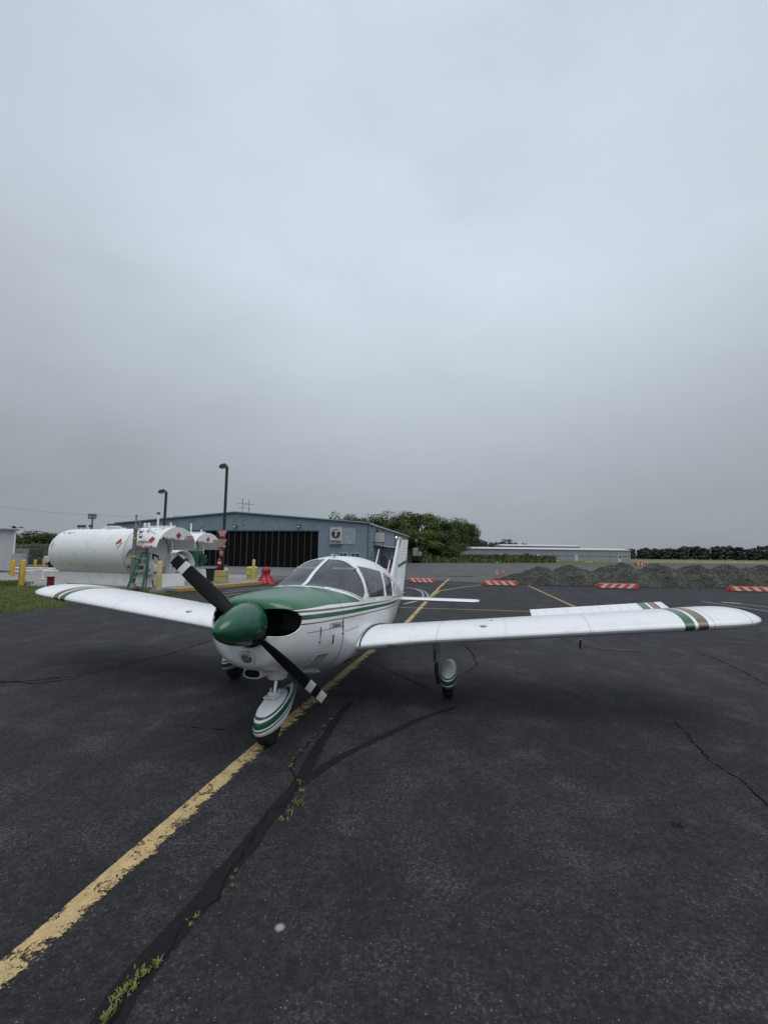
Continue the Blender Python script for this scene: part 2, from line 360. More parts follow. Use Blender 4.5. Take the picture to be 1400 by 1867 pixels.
# blades of grass in the crack
def grass_blades(name, spots, m_, lab, cat='grass'):
    mb = MB()
    for (x, y, n, sp, h) in spots:
        if name == 'crack_grass': n = int(n * .55); h *= .8; sp *= 1.25
        for i in range(n):
            a = rnd.uniform(0, 2 * PI); rr = rnd.gauss(0, sp); bx, by = x + rr * math.cos(a), y + rr * math.sin(a)
            la = rnd.uniform(0, 2 * PI); hh = h * rnd.uniform(.5, 1.2); ln = hh * rnd.uniform(.3, 1.1); wd = rnd.uniform(.0018, .0035) * (1 + h * 4)
            dx, dy = math.cos(la), math.sin(la); px_, py_ = -dy * wd, dx * wd
            mb.add([(bx - px_, by - py_, .002), (bx + px_, by + py_, .002), (bx + dx * ln * .45 + px_ * .8, by + dy * ln * .45 + py_ * .8, hh * .7), (bx + dx * ln * .45 - px_ * .8, by + dy * ln * .45 - py_ * .8, hh * .7), (bx + dx * ln, by + dy * ln, hh * .85)],
                   [(0, 1, 2, 3), (3, 2, 4)])
    return tag(obj(name, mb, m_), lab, cat, kind='stuff')
M_BLADE = mat('grass_blade', (.17, .19, .045), .7, var=.45, scale=30)
sp = []
for (x, y, n, s_, h) in [(546, 1428, 50, .014, .03), (549, 1446, 70, .016, .035), (544, 1465, 60, .018, .035), (528, 1482, 60, .018, .03), (512, 1496, 40, .016, .03), (531, 1398, 40, .012, .03), (533, 1385, 30, .01, .025),
                         (548, 1370, 24, .012, .02), (565, 1352, 24, .015, .02), (590, 1325, 26, .02, .02), (604, 1313, 30, .02, .02), (430, 1590, 20, .008, .02), (424, 1605, 30, .01, .02), (420, 1618, 16, .008, .02),
                         (360, 1672, 40, .012, .022), (346, 1688, 24, .01, .02), (285, 1762, 70, .012, .035), (262, 1778, 70, .014, .035), (238, 1800, 70, .014, .032), (222, 1815, 60, .014, .03), (212, 1828, 50, .012, .03), (205, 1845, 30, .01, .025), (194, 1862, 60, .012, .035)]:
    p = G(x, y); sp.append((p.x, p.y, n, s_, h))
grass_blades('crack_grass', sp, M_BLADE, 'yellow green grass tufts growing along the sealed crack in the apron')
# turf blades at the edge of the grass on the left
sp = []
for i in range(9000):
    px = rnd.uniform(-15, 322); j = max(0, min(len(ge) - 2, sum(1 for q in (90, 170, 240) if px > q)))
    xs_ = [0, 90, 170, 240, 322]; ys_ = [1118, 1109, 1099, 1088, 1082]; u = (px - xs_[j]) / (xs_[j + 1] - xs_[j]); e_ = ys_[j] * (1 - u) + ys_[j + 1] * u
    py = e_ - rnd.uniform(-.6, 1) * 1.5 - rnd.random() * max(0, e_ - 1069)
    p = G(px, py); sp.append((p.x, p.y, 5, .10, .07))
grass_blades('lawn_grass', sp, mat('turf_blade', (.115, .15, .03), .8, var=.5, scale=2), 'short green lawn at the apron edge in front of the big fuel tank')

# ================================================================ AIRCRAFT
SX, SY, YAW = -1.2918, 3.4425, 0.2362
plane = empty('light_airplane', (SX, SY, 0), PI / 2 - YAW, 'white low wing airplane with green nose and spinner parked on the yellow line', 'airplane')
def L(s, l, z): return Vector((s, -l, z))
WHITE = (.84, .855, .87)
GREEN = (.007, .095, .038); BROWN = (.155, .10, .062); DKG = (.008, .05, .022)
def paint_base(name, rough=.3):
    m, t, b = newmat(name); b.inputs['Roughness'].default_value = rough; b.inputs['Coat Weight'].default_value = .35; b.inputs['Coat Roughness'].default_value = .12
    o = oc(t); s_ = t.nodes.new('ShaderNodeSeparateXYZ'); t.links.new(o, s_.inputs[0]); return m, t, b, o, s_
def finish_paint(t, b, o, col, dirty=.5):
    d1 = nz(t, o, 4.5, 8, .7, .6); d2 = nz(t, o, 1.1, 4, .6)
    col = mixc(t, mth(t, 'MULTIPLY', ramp(t, d1, [(.5, 0.0), (.75, 1.0)]), .16 * dirty * 2), col, (.35, .34, .31))
    col = mixc(t, 1.0, col, ramp(t, d2, [(.3, .93), (.7, 1.0)]), 'MULTIPLY')
    t.links.new(col, b.inputs['Base Color'])
    # rain drops / dew: tiny bumps
    v = t.nodes.new('ShaderNodeTexVoronoi'); v.inputs['Scale'].default_value = 120; t.links.new(o, v.inputs['Vector'])
    sc = t.nodes.new('ShaderNodeSeparateColor'); t.links.new(v.outputs['Color'], sc.inputs[0])
    dr = mth(t, 'MULTIPLY', ramp(t, v.outputs['Distance'], [(.1, 1.0), (.42, 0.0)]), mth(t, 'GREATER_THAN', sc.outputs[0], .55))
    h = mth(t, 'ADD', mth(t, 'MULTIPLY', dr, .2), mth(t, 'MULTIPLY', nz(t, o, 2.2, 2), 2.4))
    bump(t, b, h, .5, .004)
def band(t, v, lo, hi): return mth(t, 'MULTIPLY', mth(t, 'GREATER_THAN', v, lo), mth(t, 'LESS_THAN', v, hi))
# fuselage paint
def fus_paint(name, lines):
    m, t, b, o, s_ = paint_base(name); X, Z = s_.outputs[0], s_.outputs[2]
    v = mth(t, 'ADD', Z, mth(t, 'MULTIPLY', mth(t, 'SUBTRACT', X, 1.36), .062))
    col = mixc(t, band(t, v, 1.137, 1.150), WHITE, BROWN)
    col = mixc(t, band(t, v, 1.180, 1.222), col, GREEN)
    col = mixc(t, band(t, v, 1.242, 1.262), col, BROWN)
    top = mth(t, 'MULTIPLY', mth(t, 'GREATER_THAN', mth(t, 'ADD', v, mth(t, 'MULTIPLY', mth(t, 'MAXIMUM', mth(t, 'SUBTRACT', 1.1, X), 0.0), .05)), 1.293), mth(t, 'LESS_THAN', mth(t, 'ADD', Z, mth(t, 'MULTIPLY', X, .371)), 1.405 + .371 * 1.6))
    col = mixc(t, top, col, (.016, .125, .052))  # cowl-top green lightened to put the sky's reflection into the colour
    # panel joints
    for (a, w_) in lines: col = mixc(t, mth(t, 'MULTIPLY', band(t, X, a - w_, a + w_), .75), col, (.03, .03, .03))
    fz = band(t, mth(t, 'FRACT', mth(t, 'MULTIPLY', Z, 30), None), .38, .62); fx = band(t, mth(t, 'FRACT', mth(t, 'MULTIPLY', X, 30), None), .38, .62)
    for (a, w_) in lines:
        for dd in (-.022, .022): col = mixc(t, mth(t, 'MULTIPLY', mth(t, 'MULTIPLY', band(t, X, a + dd - .004, a + dd + .004), fz), .5), col, (.12, .12, .12))
    for vv in (1.03, .80, .66): col = mixc(t, mth(t, 'MULTIPLY', mth(t, 'MULTIPLY', band(t, v, vv - .004, vv + .004), fx), .4), col, (.15, .15, .15))
    oil = mth(t, 'MULTIPLY', ramp(t, nz(t, o, 5, 7, .7, .8), [(.45, 0.0), (.7, 1.0)]), ramp(t, Z, [(.55, .55), (.95, 0.0)]))
    col = mixc(t, oil, col, (.22, .20, .17))
    finish_paint(t, b, o, col); return m
M_FUS = fus_paint('fuselage_paint', [(2.02, .0015), (3.62, .0015), (4.55, .0015), (5.5, .0015)]); M_COWL = fus_paint('cowl_paint', [(1.388, .003)])
M_DARK = mat('black_void', (.006, .006, .007), .9)
M_LINER = mat('cabin_liner', (.16, .16, .15), .9)
# station table: s, half width, z of max width, top, bottom, n top, n bottom
ST = [(.475, .200, 1.19, 1.375, .985, 2.0, 2.0), (.485, .285, 1.18, 1.392, .90, 2.1, 2.1), (.505, .352, 1.17, 1.405, .835, 2.3, 2.2), (.54, .405, 1.16, 1.415, .80, 2.5, 2.2), (.60, .450, 1.15, 1.425, .765, 2.7, 2.3),
      (.70, .485, 1.14, 1.433, .735, 2.8, 2.5), (.85, .515, 1.13, 1.440, .705, 2.8, 2.7), (1.05, .540, 1.12, 1.446, .665, 2.8, 2.9), (1.40, .575, 1.09, 1.452, .58, 2.7, 3.2),
      (1.60, .585, 1.08, 1.456, .53, 2.6, 3.4), (1.68, .587, 1.07, 1.472, .525, 2.55, 3.5), (1.90, .592, 1.06, 1.578, .51, 2.5, 3.6), (2.10, .594, 1.05, 1.660, .50, 2.5, 3.8), (2.28, .595, 1.04, 1.722, .495, 2.5, 4.0), (2.45, .596, 1.04, 1.762, .49, 2.5, 4),
      (2.80, .597, 1.03, 1.786, .485, 2.5, 4), (3.20, .592, 1.02, 1.780, .485, 2.5, 4), (3.63, .575, 1.01, 1.752, .49, 2.4, 4), (4.36, .50, .99, 1.665, .53, 2.3, 3.6), (5.14, .395, .96, 1.520, .595, 2.2, 3.2), (5.80, .305, .94, 1.385, .655, 2.1, 2.8),
      (6.40, .215, .92, 1.235, .71, 2.0, 2.5), (6.9, .145, .90, 1.09, .755, 2, 2.2), (7.25, .075, .89, .985, .80, 2, 2), (7.32, .03, .89, .94, .84, 2, 2)]
def stn(s):
    n = len(ST); i = 0
    while i < n - 2 and ST[i + 1][0] <= s: i += 1
    a, b_ = ST[i], ST[i + 1]; u = (s - a[0]) / (b_[0] - a[0]); u = max(0, min(1, u))
    p0 = ST[max(i - 1, 0)]; p3 = ST[min(i + 2, n - 1)]; out = []
    for k in range(1, 7):
        h = b_[0] - a[0]; d = (b_[k] - a[k]) / h
        dl = (a[k] - p0[k]) / (a[0] - p0[0]) if i > 0 else d; dr = (p3[k] - b_[k]) / (p3[0] - b_[0]) if i < n - 2 else d
        ml = 0 if dl * d <= 0 else 2 * dl * d / (dl + d); mr = 0 if dr * d <= 0 else 2 * dr * d / (dr + d)
        u2, u3 = u * u, u ** 3
        out.append((2 * u3 - 3 * u2 + 1) * a[k] + (u3 - 2 * u2 + u) * h * ml + (-2 * u3 + 3 * u2) * b_[k] + (u3 - u2) * h * mr)
    return out
def ringpts(s, n=96, grow=0):
    w_, zm, zt, zb, a, b_ = stn(s); r_ = []
    for i in range(n):
        th = 2 * PI * i / n; c, sn = math.cos(th), math.sin(th)
        e = 2 / (a if sn >= 0 else b_)
        y = (w_ + grow) * math.copysign(abs(c) ** e, c); z = zm + ((zt - zm) + grow if sn >= 0 else (zm - zb) + grow) * math.copysign(abs(sn) ** e, sn)
        r_.append(L(s, -y, z))
    return r_
def side_l(s, z):      # half width of the hull at height z
    w_, zm, zt, zb, a, b_ = stn(s)
    if z >= zm: q = min(1, (z - zm) / (zt - zm)); return w_ * (1 - q ** a) ** (1 / a)
    q = min(1, (zm - z) / (zm - zb)); return w_ * (1 - q ** b_) ** (1 / b_)
def hull(s0, s1, step, extra=(), caps=(True, True), grow=0, n=96):
    ss = set(round(x, 4) for x in extra); x = s0
    while x < s1 - 1e-6: ss.add(round(x, 4)); x += step
    ss.add(s1); ss = sorted(ss); mb = MB()
    mb.loft([ringpts(x, n, grow) for x in ss], caps=False)
    k = len(ss)
    if caps[0]: mb.f.append(tuple(range(n))[::-1]); mb.m.append(0)
    if caps[1]: mb.f.append(tuple(range((k - 1) * n, k * n))); mb.m.append(0)
    me = bpy.data.meshes.new('h'); me.from_pydata(mb.v, [], mb.f); bm = bmesh.new(); bm.from_mesh(me); bpy.data.meshes.remove(me)
    bmesh.ops.recalc_face_normals(bm, faces=bm.faces); return bm
def inside(poly, x, y):
    n = len(poly)
    return all((poly[(i + 1) % n][0] - poly[i][0]) * (y - poly[i][1]) - (poly[(i + 1) % n][1] - poly[i][1]) * (x - poly[i][0]) > -1e-7 for i in range(n))
def cut_edges(bm, poly, mode, sel=lambda c: True, clear=False):
    # poly convex CCW in (s,z) [mode 'side'] or (y,z) [mode 'front']
    n = len(poly)
    xs = [p[0] for p in poly]; ys = [p[1] for p in poly]; pad = .12
    for i in range(n):
        a, b_ = poly[i], poly[(i + 1) % n]; dx, dy = b_[0] - a[0], b_[1] - a[1]
        def loc(c): return (c.x, c.z) if mode == 'side' else (c.y, c.z)
        fs = [f for f in bm.faces if sel(f.calc_center_median()) and min(xs) - pad < loc(f.calc_center_median())[0] < max(xs) + pad and min(ys) - pad < loc(f.calc_center_median())[1] < max(ys) + pad]
        geom = list(set(fs) | set(e for f in fs for e in f.edges) | set(v for f in fs for v in f.verts))
        nrm = Vector((-dy, 0, dx)) if mode == 'side' else Vector((0, -dy, dx))
        co = Vector((a[0], 0, a[1])) if mode == 'side' else Vector((0, a[0], a[1]))
        bmesh.ops.bisect_plane(bm, geom=geom, plane_co=co, plane_no=nrm)
    ins = []
    for f in bm.faces:
        c = f.calc_center_median(); q = (c.x, c.z) if mode == 'side' else (c.y, c.z)
        if sel(c) and inside(poly, *q): ins.append(f)
    return ins
def rounded(poly, r, k=4):
    out = []; n = len(poly)
    for i in range(n):
        p = Vector(poly[i]); a = Vector(poly[i - 1]); b_ = Vector(poly[(i + 1) % n])
        rr = r[i] if isinstance(r, (list, tuple)) else r
        da = (a - p); db = (b_ - p); ra = min(rr, da.length * .45); rb = min(rr, db.length * .45)
        s_, e_ = p + da.normalized() * ra, p + db.normalized() * rb
        if rr < 1e-5: out.append((p.x, p.y)); continue
        for j in range(k + 1):
            u = j / k; q = s_ * (1 - u) ** 2 + p * 2 * u * (1 - u) + e_ * u * u; out.append((q.x, q.y))
    return out
WSP = [(1.6, 1.446), (2.04, 1.283), (2.10, 1.266), (2.15, 1.262), (2.19, 1.278), (2.21, 1.31), (2.40, 1.80), (2.40, 1.95), (1.6, 1.95)]
WIN = [rounded([(2.30, 1.262), (3.20, 1.205), (3.37, 1.56), (2.43, 1.665)], [.05, .03, .05, .05]),
       rounded([(3.29, 1.20), (3.98, 1.135), (4.22, 1.40), (3.455, 1.545)], [.03, .04, .05, .05]),
       rounded([(4.10, 1.125), (4.42, 1.10), (4.50, 1.30), (4.36, 1.365)], [.03, .05, .05, .04])]
fb = hull(1.40, 7.32, .05)
glass_faces = cut_edges(fb, WSP, 'side', lambda c: c.z > 1.2 and c.x > 1.5)
def extract(bm, faces, grow=0.0):
    idx = {}; vs = []; fs = []
    bm.normal_update()
    for f in faces:
        g = []
        for v in f.verts:
            if v not in idx: idx[v] = len(vs); vs.append(v.co + v.normal * grow)
            g.append(idx[v])
        fs.append(g)
    return MB().add(vs, fs)
m, t, b = newmat('cockpit_glass')
b.inputs['Base Color'].default_value = (.30, .33, .33, 1); 
tr = N(t, 'ShaderNodeBsdfTransparent'); tr.inputs[0].default_value = (.82, .85, .84, 1)
gl = N(t, 'ShaderNodeBsdfGlossy'); gl.inputs['Roughness'].default_value = .06; gl.inputs[0].default_value = (.9, .93, .95, 1)
df = N(t, 'ShaderNodeBsdfDiffuse'); df.inputs[0].default_value = (.20, .21, .21, 1)
fr = N(t, 'ShaderNodeFresnel'); fr.inputs[0].default_value = 1.5
mx = N(t, 'ShaderNodeMixShader'); t.links.new(mth(t, 'ADD', fr.outputs[0], .05), mx.inputs[0]); t.links.new(tr.outputs[0], mx.inputs[1]); t.links.new(gl.outputs[0], mx.inputs[2])
mx2 = N(t, 'ShaderNodeMixShader'); mx2.inputs[0].default_value = .06; t.links.new(mx.outputs[0], mx2.inputs[1]); t.links.new(df.outputs[0], mx2.inputs[2])
t.links.new(mx2.outputs[0], t.nodes['Material Output'].inputs[0]); M_GLASS = m
M_WHITE = None
m, t, b, o, s_ = paint_base('white_paint'); finish_paint(t, b, o, mixc(t, 0.0, WHITE, WHITE)); M_WHITE = m
# windshield: pane, centre post
wmb = extract(fb, glass_faces, -.006)
ws = obj('windshield', wmb, M_GLASS, plane, smooth=0)
bmesh.ops.delete(fb, geom=glass_faces, context='FACES')
for pl in WIN:
    for sg in (1, -1):
        ins = cut_edges(fb, pl, 'side', lambda c, sg=sg: c.y * sg > .12)
        if not ins: continue
        pane = obj('side_window', extract(fb, ins, -.006), M_GLASS, plane, smooth=0)
        bmesh.ops.delete(fb, geom=ins, context='FACES')
        # window frame: thin moulding following the opening
        pts = []
        for q in pl + [pl[0]]:
            pts.append(Vector((q[0], sg * (side_l(q[0], q[1]) + .001), q[1])))
        obj('window_frame', MB().tube(pts, .0065, 6), M_WHITE, pane, smooth=60)
fus = obj('fuselage', fb, [M_FUS, M_LINER], plane, smooth=35)
sm = fus.modifiers.new('skin', 'SOLIDIFY'); sm.thickness = .02; sm.offset = -1; sm.material_offset = 1
# windshield surround (retainer strips) and centre post
def topz(s): return stn(s)[2]
pts = [L(s, 0, topz(s) + .004) for s in [1.60 + i * .04 for i in range(21)]]
mb = MB(); rings = []
for p in pts:
    rings.append([p + Vector((0, -.022, -.006)), p + Vector((0, -.022, .0)), p + Vector((0, .022, .0)), p + Vector((0, .022, -.006))])
mb.loft(rings)
post = obj('windshield_post', mb, M_WHITE, ws, smooth=40)
for s in [1.66 + i * .055 for i in range(13)]:
    obj('rivet', MB().lathe([(.0045, 0), (.003, .002), (0, .0025)], (s, 0, topz(s) + .004), n=8), mat('rivet', (.35, .35, .35), .5, .6), post)
def edge_curve(kind):
    out = []
    if kind == 'base':
        for i in range(41):
            # follow lower boundary from one side over the cowl to the other, slightly outside the skin
            pass
    return out
def on_line(z_of_s, s0, s1, n, sg, off=.003):
    P = []
    for i in range(n + 1):
        s = s0 + (s1 - s0) * i / n; z = z_of_s(s); P.append(Vector((s, sg * (side_l(s, z) + off), z)))
    return P
for sg in (1, -1):
    P = on_line(lambda s: 1.446 - .3705 * (s - 1.6) - .002, 1.615, 2.08, 24, sg)
    Q = on_line(lambda s: 1.31 + (s - 2.21) * 2.579, 2.215, 2.378, 24, sg)
    obj('windshield_frame', MB().tube(P + Q, .009, 6), M_WHITE, ws, smooth=60)

# door outline (left windows side has no door on this type; right has) : thin seam
# interior
cab = empty('cabin_interior', (0, 0, 0)); cab.parent = plane
M_SEAT = mat('seat_cloth', (.36, .34, .30), .95, var=.3, scale=12); M_DASH = mat('dash_black', (.018, .018, .018), .7)
dm = MB(); dm.box((1.93, 0, 1.17), (.05, .98, .26)); dm.box((1.80, 0, 1.305), (.30, .92, .03)); obj('instrument_panel', dm, M_DASH, cab, bevel=.01)
obj('cabin_floor', MB().box((3.0, 0, .62), (2.6, 1.0, .04)), M_DASH, cab)
for sx_, rows in ((2.62, 1), (3.62, 1)):
    for l in (.26, -.26):
        sb = MB(); sb.box((sx_ + .22, l, .88), (.48, .44, .16))
        obj('seat_cushion', sb, M_SEAT, cab, bevel=.04)
        sb = MB(); sb.box((sx_ + .52, l, 1.16), (.10, .42, .52), M=RY(.2)); obj('seat_back', sb, M_SEAT, cab, bevel=.04)
        sb = MB(); sb.box((sx_ + .60, l, 1.50), (.07, .22, .15), M=RY(.2)); obj('head_rest', sb, mat('pale_rest', (.45, .45, .43), .9), cab, bevel=.03)
for l in (.26, -.26):
    y_ = MB().cyl((1.95, l, 1.2), (2.12, l, 1.2), .012); y_.tube([(2.12, l + .13 * math.cos(a), 1.2 + .09 * math.sin(a)) for a in [PI * (.85 + i * .13) for i in range(11)]], .011)
    obj('control_yoke', y_, M_DASH, cab, smooth=60)
vis = MB().box((2.36, .25, 1.60), (.03, .32, .10), M=RY(-.9)); vis.box((2.36, -.25, 1.60), (.03, .32, .10), M=RY(-.9)); obj('sun_visor', vis, M_SEAT, cab)
cp = MB().cyl((2.0, .0, 1.44), (2.0, .0, 1.52), .028, n=14); cp.box((2.0, 0, 1.56), (.05, .06, .06)); obj('compass', cp, M_DASH, cab, bevel=.005)
mt = MB(); mt.box((3.1, .1, 1.24), (.05, .3, .3), M=RY(.3)); obj('sunshade', mt, mat('silver_shade', (.6, .6, .58), .5), cab)

# cowling
cb = hull(.475, 1.392, .025, caps=(False, True), extra=(.48, .485, .49, .495, .5, .51, .52, .53, .54, .56, .58), n=128)
def sup(cx_, cz_, rx, rz, n=20, e=2.6):
    return [(cx_ + rx * math.copysign(abs(math.cos(a)) ** (2 / e), math.cos(a)), cz_ + rz * math.copysign(abs(math.sin(a)) ** (2 / e), math.sin(a))) for a in [2 * PI * i / n for i in range(n)]]
for sg in (1, -1):
    ins = cut_edges(cb, sup(sg * .245, 1.212, .205, .122, e=2.4), 'front', lambda c, sg=sg: c.x < .75 and c.y * sg > .02)
    bmesh.ops.delete(cb, geom=ins, context='FACES')
cowl = obj('cowling', cb, [M_COWL, M_DARK], plane, smooth=40)
sm = cowl.modifiers.new('skin', 'SOLIDIFY'); sm.thickness = .014; sm.offset = -1; sm.material_offset = 1  # inner skin painted black to stand for the dark inside the cowl
obj('dark_bulkhead', MB().add([p for p in ringpts(.80, 48, -.03)], [tuple(range(48))]), M_DARK, cowl)  # near-black sheet painted in for the shade behind the inlets
en = MB()
for sg in (1, -1):
    en = MB()
    for k in range(9): en.box((.72 + k * .012, sg * .30, 1.19), (.004, .2, .16))
    obj('engine_cylinder', en, mat('engine_metal', (.03, .03, .032), .6, .5), cowl)
# cowl lip rims
for sg in (1, -1):
    P = []
    pl = sup(sg * .245, 1.212, .206, .123, 56, 2.4)
    for q in pl + [pl[0]]:
        lo, hi = .475, .9
        for _ in range(30):
            md = (lo + hi) / 2
            if side_l(md, q[1]) > abs(q[0]): hi = md
            else: lo = md
        P.append(Vector((hi + .004, q[0], q[1])))
    obj('inlet_lip', MB().tube([q for q in P if abs(q.y) > .2], .006, 8), M_COWL, cowl, smooth=60)
# hinge line over the cowl
for l0 in (-.27,):
    P = []
    for i in range(28):
        s = .56 + i * .04; l = l0 - .06 * (s - .5)
        w_, zm, zt, zb, a, b_ = stn(s); q = min(.999, abs(l) / w_); P.append(L(s, l, zm + (zt - zm) * (1 - q ** a) ** (1 / a) + .002))
    obj('cowl_hinge', MB().tube(P, .0045, 6), mat('hinge_dark', (.02, .03, .025), .6), cowl)
# lower split line of cowl door + camloc latches, NACA opening, louvre, badge
def surf(s, z, off=.002): return L(s, side_l(s, z) + off, z)
M_SEAM = mat('seam_dark', (.035, .035, .035), .8)
mb = MB().tube([surf(s, 1.065 + .06 * (1.38 - s), .0005) for s in [.66 + i * .03 for i in range(25)]], .0022, 5)
mb.tube([surf(1.375, z, .0005) for z in [1.13 - i * .03 for i in range(17)]], .0022, 5)
obj('cowl_door_seam', mb, M_SEAM, cowl)
obj('fuselage_seam', MB().tube([surf(s, 1.00 - .03 * (s - 1.4) , .0005) for s in [1.42 + i * .03 for i in range(16)]], .002, 5), M_SEAM, fus)
M_METAL = mat('bare_metal', (.5, .5, .5), .35, .9); M_DM = mat('dull_metal', (.12, .12, .12), .5, .7)
for s in (.875, 1.362):
    mb = MB().tube([surf(s, z, .004) for z in (1.13, 1.10, 1.06, 1.02)], [.004, .005, .005, .003], 6); mb.cyl(surf(s, .99, .0), surf(s, .99, .012), .009)
    obj('cowl_latch', mb, M_DM if s < 1 else M_SEAM, cowl, smooth=60)
nb = MB()
q = [(1.125, 1.005), (1.16, 1.015), (1.165, .92), (1.13, .93)]
nb.add([surf(a, c, .003) for a, c in q] , [(0, 1, 2, 3)])
nn = obj('vent_opening', nb, M_DARK, cowl)
obj('vent_ramp', MB().add([surf(a, c, .005) for a, c in [(1.06, .975), (1.123, 1.0), (1.128, .93), (1.06, .935)]], [(0, 1, 2, 3)]), M_WHITE, cowl)
# louvre panel on lower cowl side
lp = MB(); frame = []
def lv(u, v, off=.004):      # u 0..1 aft, v 0..1 down
    s = .88 + .25 * u - .02 * v; z = .90 - .235 * v - .03 * u; return surf(s, z, off)
gr = []
n = 8
lp.add([lv(i / n, j / n) for j in range(n + 1) for i in range(n + 1)], [(j * (n + 1) + i, j * (n + 1) + i + 1, (j + 1) * (n + 1) + i + 1, (j + 1) * (n + 1) + i) for j in range(n) for i in range(n)])
lpo = obj('louvre_panel', lp, M_WHITE, cowl, smooth=60)

for k in range(11):
    u = .1 + .8 * k / 10
    obj('louvre_slat', MB().tube([lv(u, v, .005) for v in (.14, .3, .5, .7, .9)], [.003, .0055, .006, .0055, .003], 6), M_WHITE, lpo, smooth=60)
ls = MB()
for k in range(11):
    u = .1 + .8 * k / 10 + .035
    ls.tube([lv(u, v, .005) for v in (.14, .3, .5, .7, .9)], .0055, 5)
obj('louvre_gap', ls, M_SEAM, lpo)
# badge
bp = [surf(s, z, .003) for s, z in ((1.06, 1.132), (1.33, 1.117), (1.33, 1.072), (1.06, 1.087))]
bo = obj('name_plate', MB().tube(bp + [bp[0]], .0018, 4), M_SEAM, cowl)
dvec_ = (bp[1] - bp[0]).normalized(); upv = (bp[0] - bp[3]).normalized(); nv = dvec_.cross(upv).normalized()
Mx = Matrix((dvec_, upv, nv)).transposed().to_4x4(); ctr = (bp[0] + bp[2]) / 2 + nv * .003
if nv.y > 0: nv = -nv
text('lettering', 'Challenger', .048, mat('ink', (.02, .02, .02), .6), bo, Matrix.Translation(ctr + L(0, .004, 0)) @ Mx, shear=.4)
# registration on the rear fuselage
def side_text(body, s, z, size, parent, m_, sx=1.0):
    a = L(s - .2, side_l(s - .2, z), z); c = L(s + .2, side_l(s + .2, z), z); d_ = (c - a).normalized()
    u_ = (L(s, side_l(s, z + .08), z + .08) - L(s, side_l(s, z - .08), z - .08)).normalized(); n_ = d_.cross(u_)
    if n_.y > 0: n_ = -n_
    M_ = Matrix((d_, n_.cross(d_), n_)).transposed().to_4x4()
    return text('lettering', body, size, m_, parent, Matrix.Translation(L(s, side_l(s, z), z) + n_ * .012) @ M_, sx=sx, bold=.006)
side_text('N6SP', 5.35, .80, .32, fus, mat('reg_ink', (.02, .06, .035), .5), .95)
# landing light
rr = MB().lathe([(.076, -.012), (.070, .006), (.052, .012), (.050, .03)], (0, 0, 0), 'X', 28)
zl = .905
lo, hi = .475, .9
for _ in range(30):
    md = (lo + hi) / 2
    if stn(md)[3] < zl: hi = md
    else: lo = md
sl = hi
ll = obj('landing_light', rr, M_WHITE, cowl, smooth=40); obj('recess', MB().lathe([(.078, -.010), (.050, -.006), (.0, -.004)], (0, 0, 0), 'X', 28), mat('recess_grey', (.12, .12, .12), .6), ll); ll.location = (sl - .014, .0, zl); ll.rotation_euler = (0, R(-28), 0)
m, t, b = newmat('light_lens'); o = oc(t); v = t.nodes.new('ShaderNodeTexVoronoi'); v.inputs['Scale'].default_value = 75; t.links.new(o, v.inputs['Vector'])
t.links.new(ramp(t, v.outputs['Distance'], [(.2, (.02, .025, .05)), (.6, (.35, .38, .45))]), b.inputs['Base Color']); b.inputs['Roughness'].default_value = .15; b.inputs['Metallic'].default_value = .6
obj('lens', MB().lathe([(.054, -.010), (.04, -.022), (.0, -.028)], (0, 0, 0), 'X', 24), m, ll, smooth=0)
# carburettor scoop on the lower right of the cowl
sc_ = MB(); rings = []
for s, wy, hz, zc in ((.82, .088, .044, .665), (.84, .10, .052, .665), (.95, .11, .06, .665), (1.15, .10, .045, .65), (1.35, .06, .02, .62)):
    rings.append([L(s, -.15 + x, zc + z) for x, z in sup(0, 0, wy, hz, 24, 2.8)])
sc_.loft(rings, caps=False); so1 = obj('intake_scoop', sc_, M_WHITE, cowl, smooth=50); q_ = so1.modifiers.new('t', 'SOLIDIFY'); q_.thickness = .008
obj('scoop_opening', MB().add([L(.855, -.15 + x, .665 + z) for x, z in sup(0, 0, .094, .047, 24, 2.8)], [tuple(range(24))]), M_DARK, so1)
# exhaust stub & lower cowl outlet
obj('exhaust_pipe', MB().cyl(L(1.30, -.28, .60), L(1.42, -.28, .47), .03, n=16), mat('exhaust', (.05, .04, .035), .8, .4), cowl, smooth=40)
obj('cowl_outlet', MB().loft([[L(1.05, x * .8, .655 + z) for x, z in sup(0, 0, .25, .03, 16)], [L(1.45, x, .56 + z) for x, z in sup(0, 0, .3, .035, 16)]]), M_WHITE, cowl, smooth=50)
# propeller & spinner
HZ, PS, PHI = 1.197, .405, .642
prop = empty('propeller', (0, 0, 0)); prop.parent = plane
pr = [(.0, -.005), (.018, .0), (.045, .02), (.075, .055), (.105, .11), (.135, .19), (.158, .27), (.174, .35), (.184, .42), (.188, .46), (.186, .472)]
M_SPIN = None
m, t, b, o, s_ = paint_base('spinner_green', .28); finish_paint(t, b, o, mixc(t, 0.0, (.007, .085, .045), (.007, .085, .045)), .25); M_SPIN = m
spn = obj('spinner', MB().lathe(pr, (0, 0, HZ), 'X', 64), M_SPIN, prop, smooth=50)
for k in range(12):
    a = 2 * PI * k / 12 + .1; obj('spinner_screw', MB().lathe([(.0, -.186), (.0055, -.186), (.004, -.1895), (0, -.19)], (0, 0, 0), 'Z', 10), M_METAL, spn).matrix_local = T(.435, 0, HZ) @ RX(a)
obj('spinner_seam', MB().lathe([(.1865, .423), (.1875, .424), (.1875, .427), (.1865, .428)], (0, 0, HZ), 'X', 64), mat('hinge_dark', (.02, .03, .025), .6), spn)
obj('backplate', MB().lathe([(.18, .472), (.18, .482), (.05, .49)], (0, 0, HZ), 'X', 48), M_DARK, prop, smooth=40)
